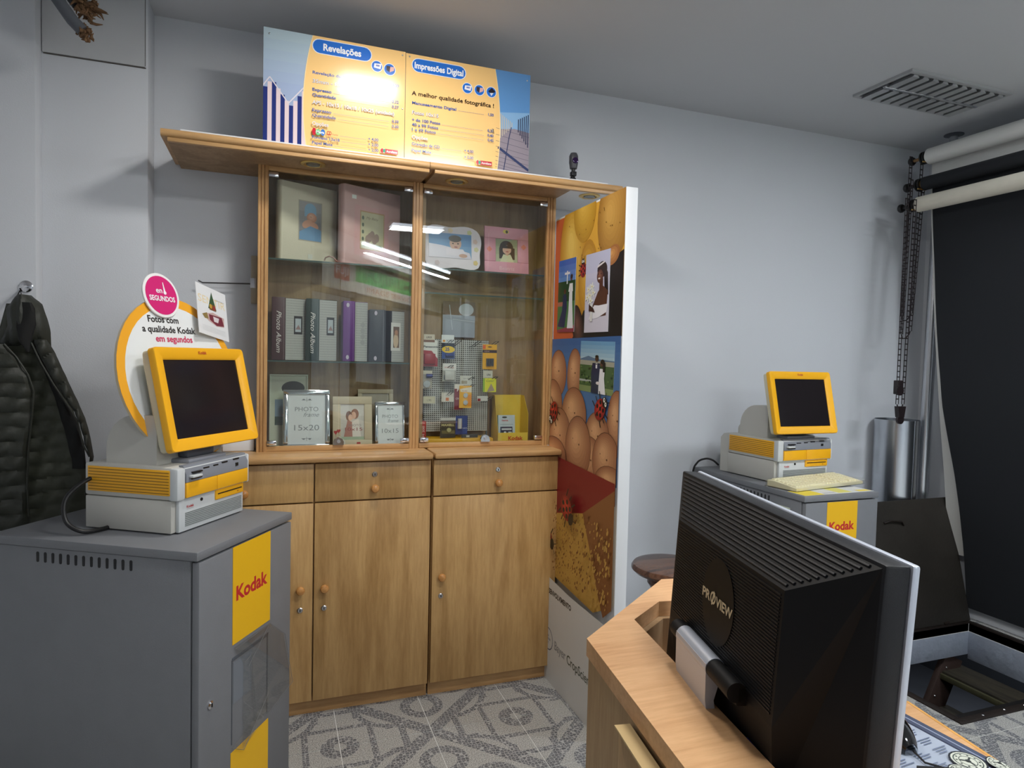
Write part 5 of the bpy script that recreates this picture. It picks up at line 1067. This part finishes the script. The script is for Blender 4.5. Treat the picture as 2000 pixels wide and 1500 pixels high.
def sheet(name, mat, X, edge, z0, z1, y_end, wav, parent):
    m = MB()
    def F(s, t_, o=0):
        z = z0+(z1-z0)*t_; y0 = interp(edge, -z); y = y0+(y_end-y0)*s
        return (X(z)+wav*math.sin(y*7+z*3)+wav*.6*math.sin(z*11+y*2)+o, y, z)
    m.grid(lambda a, b: F(a, b), 30, 50, mat); m.grid(lambda a, b: F(a, b, .0012), 8, 12, mat)
    return m.build(name, parent, world=True, recalc=False)
sheet('hanging_paper', WP, lambda z: 3.383+(.300*(1-(z-.06)/2.35)**1.15 if z < 2.40 else 0), [(2.640, -2.6), (2.640, -1.4), (2.63, -.8), (2.62, -.05)], 2.55, .35, .95, .002, r1)
E_ = [(2.605, -2.41), (2.605, -1.45), (2.598, -1.2), (2.575, -1.0), (2.55, -.8), (2.53, -.6), (2.52, -.4), (2.52, -.05)]
sheet('hanging_paper', BP, lambda z: 3.348+.315*(1-(z-.06)/2.35)**1.15, E_, 2.40, .065, .95, .003, r2_)
def chain(label, p0, p1, q0, q1, weight=False):
    """ladder-like plastic pull chain: two strands of linked rungs"""
    t = thing('pull_chain', label, 'chain', (p1[0], p1[1], min(p1[2], q1[2])), 0, 'pull chains of the background rollers'); m = MB(); pts = []
    def strand(a, b):
        a, b = Vector(a), Vector(b); n = int((b-a).length/.029); d = (b-a)/n
        for k in range(n):
            c = a+d*k; x = .0105
            m.box(c.x-x, c.y-.0015, c.z-.029, c.x-x+.0026, c.y+.0015, c.z, CHB); m.box(c.x+x-.0026, c.y-.0015, c.z-.029, c.x+x, c.y+.0015, c.z, CHB); m.box(c.x-x, c.y-.002, c.z-.0035, c.x+x, c.y+.002, c.z+.0025, CHB)
    strand(p0, p1); strand(q0, q1)
    mid = ((p1[0]+q1[0])/2, (p1[1]+q1[1])/2, min(p1[2], q1[2])-.02)
    m.tube([p1, (p1[0]+.008, p1[1], p1[2]-.022), mid, (q1[0]-.008, q1[1], q1[2]-.018), q1], .0035, CHB, 6); m.build('links', t, world=True)
    if weight:
        w_ = MB(); w_.box(p1[0]-.02, 2.585, 1.255, p1[0]+.024, 2.612, 1.33, CHB, .004); w_.lathe([(.026, 0), (.026, .012)], (p1[0]-.004, 2.580, 1.275), CHB, 'y', 16); w_.build('weight', t, world=True)
        w_ = MB(); w_.prism([(mid[0]-.028, 1.19), (mid[0]+.028, 1.19), (mid[0]+.018, 1.13), (mid[0]-.018, 1.13)], 2.585, 2.61, CHB, 'y'); w_.lathe([(.024, 0), (.024, .012)], (mid[0], 2.590, 1.118), CHB, 'y', 16); w_.build('weight', t, world=True)
    return t
chain('long black ladder-like pull chain of the cream roller, ending in two weights', (3.162, 2.60, 2.30), (3.158, 2.60, 1.20), (3.222, 2.60, 2.30), (3.200, 2.60, 1.20), True)
chain('shorter black ladder-like pull chain of the black roller', (3.250, 2.648, 2.42), (3.225, 2.648, 1.58), (3.340, 2.648, 2.42), (3.288, 2.648, 1.60))
chain('black ladder-like pull chain of the white roller, behind the others', (3.262, 2.668, 2.55), (3.246, 2.668, 1.68), (3.345, 2.668, 2.55), (3.314, 2.668, 1.70))
# steel duct and tube standing behind the hatch lid
DUCT = pm((196, 200, 206), .24, 1, .05, scale=4, name='stainless_sheet')
d_ = thing('steel_duct', 'open stainless steel duct pipe standing behind the hatch lid', 'duct', (3.385, 2.782, 0))
m = MB(); m.lathe([(.117, 0), (.117, 1.10), (.114, 1.10), (.114, .02)], (0, 0, 0), DUCT, 'z', 36); m.build('pipe', d_)
MB().box(-.004, -.1195, 0, .004, -.116, 1.10, DUCT, .001).build('seam', d_)
tag(MB().tube([(3.573, 2.765, .0), (3.60, 2.765, 1.5), (3.612, 2.765, 2.3)], .030, ALU, 20).build('aluminium_tube'), 'tall aluminium tube leaning in the corner beside the steel duct', 'tube')
# ---------------------------------------------------------------- hatch: frame, lid, stair
RUST = pm((36, 28, 24), .55, .3, var=.4, scale=9, bump=.5, bscale=30, name='rusty_dark_steel')
LIDM = pm((46, 42, 37), .6, .2, var=.55, scale=5, bump=.35, bscale=60, name='worn_steel_plate')
ht = thing('floor_hatch', 'open steel floor hatch with its dark lid leaning back on the wall', 'hatch', (3.08, 2.12, 0))
for a in ((PX0-.004, PY0+.0301, -.05, PX0+.03, PY1-.0005, .006), (PX0-.004, PY0-.004, -.05, PX1+.03, PY0+.03, .006), (PX0-.004, PY1-.0, -.045, PX1+.03, PY1+.035, .006), (PX1-.0, PY0+.0301, -.045, PX1+.035, PY1-.0005, .006)):
    MB().box(*a, RUST, .002).build('frame_bar', ht, world=True)
LD = frame((PX0, PY1+.012, .008), (1, 0, 0), (0, .235, .972))
m = MB(); m.M = LD; m.box(0, 0, -.006, 1.085, .675, 0, LIDM, .001); m.build('lid', ht, world=True)
for q in ((0, 0, 1.085, .03), (0, .648, 1.085, .675), (1.060, 0, 1.085, .675), (0, 0, .025, .675)):
    m = MB(); m.M = LD; m.box(q[0], q[1], -.022, q[2], q[3], -.006, RUST, .001); m.build('lid_flange', ht, world=True)
for x in (.15, .9): m = MB(); m.M = LD; m.lathe([(.008, -.02), (.008, .02)], (x, .004, -.002), RUST, 'x', 10); m.build('hinge', ht, world=True)
m = MB(); m.M = LD; m.tube([(.56, .56, .003), (.60, .57, .012), (.68, .56, .012), (.70, .54, .003)], .005, RUST, 8); m.build('pull_handle', ht, world=True)
for x, y in ((2.70, 1.772), (2.83, 1.775), (2.95, 1.773)): m = MB(); m.lathe([(.006, 0), (.004, .003)], (x, y, .006), CHROME, 'z', 10); m.build('screw', ht, world=True)
LEDGE = pm((24, 22, 22), .6, .3, var=.3, scale=12, name='dark_ledge')
MB().box(PX0+.03, PY0+.03, -.05, PX1-.3, PY0+.105, -.036, LEDGE, .002).build('inner_ledge', ht, world=True); MB().box(PX0+.03, PY0+.105, -.05, PX0+.105, PY1-.02, -.036, LEDGE, .002).build('inner_ledge', ht, world=True)
cs = thing('cellar_stair', 'mossy wooden stair with a brown stringer going down inside the hatch', 'stair', (3.5, 2.35, -1.1))
MB().box(3.44, 1.95, -.275, 3.62, 2.52, -.25, W['plank'], .003).build('tread', cs, world=True)
MB().box(3.425, 1.95, -.29, 3.442, 2.52, -.262, pm((72, 70, 46), .9, var=.3, scale=30), .002).build('nosing', cs, world=True)
for k in range(1, 4): MB().box(3.44-k*.10, 1.95, -.275-.2*k, 3.60-k*.10, 2.49, -.25-.2*k, W['plank'], .003).build('tread', cs, world=True)
STR = pm((56, 40, 34), .7, var=.25, scale=12, name='brown_stringer')
m = MB(); m.M = frame((3.56, 2.495, -.20), (-.447, 0, -.894), (.894, 0, -.447)); m.box(0, -.10, -.02, .98, .04, .012, STR, .002); m.build('stringer', cs, world=True)
m = MB(); m.M = frame((3.56, 1.93, -.20), (-.447, 0, -.894), (.894, 0, -.447)); m.box(0, -.10, -.02, .98, .04, .012, STR, .002); m.build('stringer', cs, world=True)
for p in ((3.47, 2.481, -.235), (3.45, 2.481, -.28), (3.39, 2.481, -.38)): MB().lathe([(.007, 0), (.005, -.004)], p, CHROME, 'y', 10).build('screw', cs, world=True)
# ---------------------------------------------------------------- desk
dk = thing('reception_desk', 'light beech reception desk with a raised angled rim, in the right foreground', 'desk', (.8, .8, 0))
ZR = .95
m = MB()
rim = [(.356, .05), (.479, .935), (.758, 1.150), (1.225, 1.076), (1.210, .958), (.683, 1.042), (.594, .981), (.448, .05)]
m.prism(rim, ZR-.028, ZR, W['deskt']); m.build('raised_rim', dk, world=True, smooth=False)
def off(P, d):
    out = []
    for i, p in enumerate(P):
        a = Vector(P[max(i-1, 0)]); b = Vector(P[min(i+1, len(P)-1)]); t_ = (b-a).normalized(); out.append((p[0]+t_.y*d, p[1]-t_.x*d))
    return out
def wallp(P, d0, d1, z0, z1, mat, name):
    A, B = off(P, d0), off(P, d1)
    for i in range(len(P)-1):
        m = MB(); m.prism([A[i], A[i+1], B[i+1], B[i]], z0, z1, mat); m.build(name, dk, world=True, smooth=False)
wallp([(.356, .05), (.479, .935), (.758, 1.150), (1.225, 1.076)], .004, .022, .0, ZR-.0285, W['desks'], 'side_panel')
m = MB(); m.prism([(.460, .05), (.604, .977), (.686, 1.034), (1.215, .95), (1.074, .05)], .695, .720, W['deskt']); m.build('desktop', dk, world=True, smooth=False)
m = MB(); m.prism([(1.215, .95), (1.221, .949), (1.080, .05), (1.074, .05)], .694, .7205, W['edge']); m.build('desktop_edge', dk, world=True, smooth=False)
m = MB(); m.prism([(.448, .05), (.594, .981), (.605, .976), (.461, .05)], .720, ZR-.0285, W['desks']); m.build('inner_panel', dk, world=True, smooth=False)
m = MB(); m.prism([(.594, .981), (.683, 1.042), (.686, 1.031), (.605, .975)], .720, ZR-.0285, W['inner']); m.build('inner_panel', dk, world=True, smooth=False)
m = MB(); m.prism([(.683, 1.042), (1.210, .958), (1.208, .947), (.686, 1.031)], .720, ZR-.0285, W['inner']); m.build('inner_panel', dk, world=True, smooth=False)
m = MB(); m.prism([(1.19, .955), (1.215, .95), (1.074, .05), (1.049, .05)], 0, .12, W['desks']); m.build('foot_rail', dk, world=True, smooth=False)
m = MB(); m.box(1.0, .88, 0, 1.04, .92, .695, GREYE, .003); m.build('leg', dk, world=True)
# drawer front under the rim on the customer side
ux = Vector((.147, .989, 0)).normalized()
m = MB(); m.M = frame((.4535, .752, .648), (-ux.x, -ux.y, 0), (0, 0, 1)); m.box(0, 0, 0, .34, .262, .016, W['desks'], .001); pu = m.build('drawer_front', dk, world=True)
m = MB(); m.M = frame((.4535, .752, .648), (-ux.x, -ux.y, 0), (0, 0, 1)); m.box(0, .262, 0.0, .34, .265, .022, pm((200, 172, 122), .5)); m.build('pull_edge', dk, world=True)
m = MB(); m.box(.70, 1.0, .80, .72, 1.025, .82, BLACK, .002); m.build('cable_clip', dk, world=True)
# ---------------------------------------------------------------- monitor seen from behind
mo = thing('computer_monitor', 'black widescreen monitor with a ribbed back, seen from behind on the reception desk', 'monitor', (.62, .72, .72))
B0 = Vector((.5925, .4625, 1.205)); U = Vector((.234, .972, 0)).normalized(); Dn = Vector((-.058, .014, -.998)); Dn = (Dn-U*U.dot(Dn)).normalized(); Nn = U.cross(Dn); Nn = -Nn if Nn.x > 0 else Nn
MM = Matrix((U, Dn, Nn)).transposed().to_4x4(); MM.translation = B0
Wm, Hm = .543, .352
MB_ = pm((18, 19, 23), .45, spec=.3, var=.08, scale=90, bump=.10, bscale=900, name='monitor_black'); MB2 = pm((10, 10, 12), .55, spec=.25, var=.05, name='monitor_back'); SIL = pm((196, 202, 214), .35, .4, .02, name='silver_plastic')
def mbox(name, b, mat, bev=0, par=mo):
    m = MB(); m.M = MM; m.box(*b, mat, bev); return m.build(name, par, world=True)
mbox('front_bezel', (0, 0, -.010, Wm, Hm, -.001, ), SIL, .003)
mbox('screen', (.02, .02, -.0115, Wm-.02, Hm-.03, -.0098), pm((12, 12, 14), .2))
mbox('rear_frame', (.0015, .0015, -.001, Wm-.0015, Hm-.002, .027), MB_, .003)
m = MB(); m.M = MM
a_ = [(.006, .006, .027), (Wm-.006, .006, .027), (Wm-.006, Hm-.01, .027), (.006, Hm-.01, .027)]; tz = .0785
b_ = [(.088, .060, tz), (.408, .060, tz), (.408, .215, tz), (.088, .215, tz)]; c_ = [(.10, .325, .060), (.395, .325, .060)]
m.add(a_+b_+c_, [(4, 5, 6, 7), (0, 1, 5, 4), (1, 2, 9, 6, 5), (3, 0, 4, 7, 8), (7, 6, 9, 8), (8, 9, 2, 3)], MB2); bk = m.build('back_hump', mo, world=True, smooth=False)
# top slope ribs
for k in range(11):
    t_ = (k+.6)/11.6; m = MB(); m.M = MM
    x0 = .006+(.088-.006)*t_+.010; x1 = Wm-.006-(Wm-.006-.408)*t_-.010; y = .006+.054*t_; z = .027+(tz-.027)*t_
    m.tube([(x0, y, z+.0003), (x1, y, z+.0003)], .0021, MB_, 6); m.build('vent_rib', mo, world=True)
for k in range(34):
    y = .066+k*.0041; m = MB(); m.M = MM; m.box(.094, y, tz, .402, y+.0018, tz+.0011, MB_); m.build('back_rib', bk, world=True, smooth=False)
LM_ = MM @ Matrix.Translation((.330, .172, tz+.0014)) @ Matrix.Rotation(PI, 4, 'X') @ Matrix.Rotation(PI, 4, 'Y')
# lettering plate: x runs from the far side (left in view) to the near side
LF = Matrix((-U, -Dn, Nn)).transposed().to_4x4(); 
def LFt(u, d, n_): 
    q = LF.copy(); q.translation = MM @ Vector((u, d, n_)); return q
m = MB(); m.M = LFt(.245, .132, tz+.0011); m.prism([(.052*math.cos(a)*.93, .058*math.sin(a)) for a in [2*PI*k/28 for k in range(28)]], 0, .0008, pm((9, 8, 8), .5, spec=.25)); m.build('logo_plate', mo, world=True, smooth=False)
m = MB(); a = Art(m, LFt(.245+.0475, .132+.010, tz+.0022), .10, .03, .3); a.text('PR', .0, .004, .0125, (214, 196, 160), .026, bold=.03); a.text('VIEW', .044, .004, .0125, (214, 196, 160), .050, bold=.03); a.ring(.035, .011, .0055, .0085, (214, 196, 160)); a.poly([(.036, .021), (.041, .019), (.034, .001), (.031, .001)], (214, 196, 160)); m.build('lettering', mo, world=True, recalc=False, smooth=False)
# hinge, arm, foot
m = MB(); m.M = MM; m.tube([(.150, .208, tz+.012), (.345, .208, tz+.012)], .0125, MB2, 18); m.box(.150, .200, tz-.02, .205, .225, tz+.012, MB2, .003); m.box(.32, .200, tz-.02, .345, .225, tz+.012, MB2, .003); m.build('hinge_bar', mo, world=True)
m = MB(); m.M = MM
m.tube([(.212, .208, tz+.012), (.318, .208, tz+.012)], .0135, SIL, 20)
arm = [(.2025, tz+.0250), (.25, tz+.022), (.33, tz+.004), (.470, tz-.035), (.470, tz-.045), (.33, tz-.008), (.25, tz+.010), (.205, tz+.0)]
m.prism(arm, .212, .318, SIL, 'x'); m.build('stand_arm', mo, world=True)
m = MB(); m.lathe([(.012, 0), (.012, .002)], (0, 0, 0), LOCKM, 'z', 12)
fx = MM @ Vector((.265, .47, tz-.04)); m.lathe([(.085, 0), (.085, .006), (.07, .012), (.03, .014)], (fx.x+.045, fx.y, .7205), MB2, 'z', 32); m.build('stand_foot', mo, world=True)
pts = [MM @ Vector((.13, .29, .055)), MM @ Vector((.135, .33, .062)), Vector((.615, .62, .80)), Vector((.60, .60, .735))]
m = MB(); m.M = MM; m.box(.115, .262, .050, .155, .292, .072, pm((26, 30, 120), .45), .004); cc = m.build('cable_plug', mo, world=True)
tag(MB().tube([pts[0]+Vector((-.02, 0, -.035)), pts[0]+Vector((-.02, 0, -.07)), Vector((.60, .60, .78)), Vector((.62, .55, .726)), Vector((.66, .45, .726))], .0035, BLACK, 8).build('monitor_cable'), 'black cable running down from the blue plug of the monitor', 'cable')
# ---------------------------------------------------------------- things on the desk
GRN = Vector((.157, .988, 0)).normalized(); SD = Vector((.988, -.157, 0))
def deskF(x, y, z): return frame((x, y, z), (SD.x, SD.y, 0), (GRN.x, GRN.y, 0))
def matd(a):
    w, h = a.w, a.h; a.rect(0, 0, w, h, (74, 82, 104)); a.rect(0, .0, w-.028, h, (166, 176, 192)); a.rect(w-.028, 0, w-.024, h, (44, 48, 70)); a.rect(w-.014, 0, w-.011, h, (150, 160, 184))
    for j in range(11):
        for i in range(4):
            for k in range(3): a.rect(.012+i*.05, h-.03-j*.028-k*.006, .012+i*.05+.034-.006*((k*7+j*3+i) % 3), h-.0282-j*.028-k*.006, (96, 108, 136))
    for cx, cy, r in ((w-.050, h-.160, .026), (w-.006, h-.185, .018), (w-.092, h-.175, .018), (w-.04, h-.22, .024)):
        a.ell(cx, cy, r*1.12, r*1.12, (40, 44, 52)); a.ell(cx, cy, r, r, (206, 210, 196)); a.ring(cx, cy, r*.80, r*.88, (80, 88, 84)); a.ring(cx, cy, r*.5, r*.56, (100, 106, 100)); a.ell(cx, cy, r*.18, r*.18, (48, 50, 50))
        for k in range(10): q = 2*PI*k/10; a.ell(cx+r*.68*math.cos(q), cy+r*.68*math.sin(q), r*.07, r*.07, (70, 76, 74), 0, 8)
        for k in range(3): q = 2*PI*k/3+.4; a.line(cx, cy, cx+r*.5*math.cos(q), cy+r*.5*math.sin(q), r*.12, (60, 66, 66))
M_ = frame((.9545, .609, .7215), (.998, .07, 0), (-.07, .998, 0))
tag(printed('desk_mat', M_ @ Matrix.Translation((0, .10, 0)), .235, .20, .0008, pm((60, 66, 84), .5), matd, rough=.4), 'glossy desk mat printed with small text and watch dials, under the mouse', 'desk mat')
ms = thing('computer_mouse', 'glossy black computer mouse with a silver side, on the desk mat', 'mouse', (1.064, .870, .7225), -math.atan2(GRN.x, GRN.y))
m = MB()
def shell(s, t_):
    a = PI*s; y = -.052+.104*t_; k = math.sin(PI*min(1, max(0, .04+.92*t_)))**.45; z = .037*k*(1-.30*(t_-.38)**2*3)
    return (-.029*math.cos(a)*k, y, z*math.sin(a)**.7+.001)
ms.scale = (1.15, 1.2, 1.35)
GLB = pm((12, 12, 13), .08, coat=.5, name='gloss_black')
m.grid(shell, 20, 22, GLB); m.build('shell', ms)
m = MB(); m.grid(lambda s, t_: ((.0297*math.sin(PI*min(1, max(0, .04+.92*t_)))**.45, -.048+.096*t_, .003+.016*s*math.sin(PI*t_)**.5)), 2, 18, SIL); m.build('side_strip', ms)
m = MB(); m.lathe([(.009, -.003), (.009, .003)], (0, .028, .029), pm((60, 60, 62), .3), 'x', 16); m.build('scroll_wheel', ms)
tag(MB().tube([(1.056, .806, .730), (1.05, .78, .7265), (1.075, .75, .7265), (1.09, .70, .7265)], .0018, BLACK, 6).build('mouse_cable'), 'thin black mouse cable running towards the camera', 'cable')
kb2 = thing('black_keyboard', 'corner of a matt black device on the desk at the bottom edge of the picture', 'keyboard', (1.005, .625, .7226), -math.atan2(GRN.x, GRN.y))
m = MB(); m.prism([(-.06, -.30), (.055, -.30), (.062, .06), (.045, .105), (-.03, .125), (-.06, .09)], 0, .026, BLKM); m.build('case', kb2, smooth=False)
for r in range(10):
    for c in range(4): MB().box(-.045+c*.024, -.20+r*.024, .0262, -.025+c*.024, -.18+r*.024, .031, BLACK, .002).build('key', kb2)
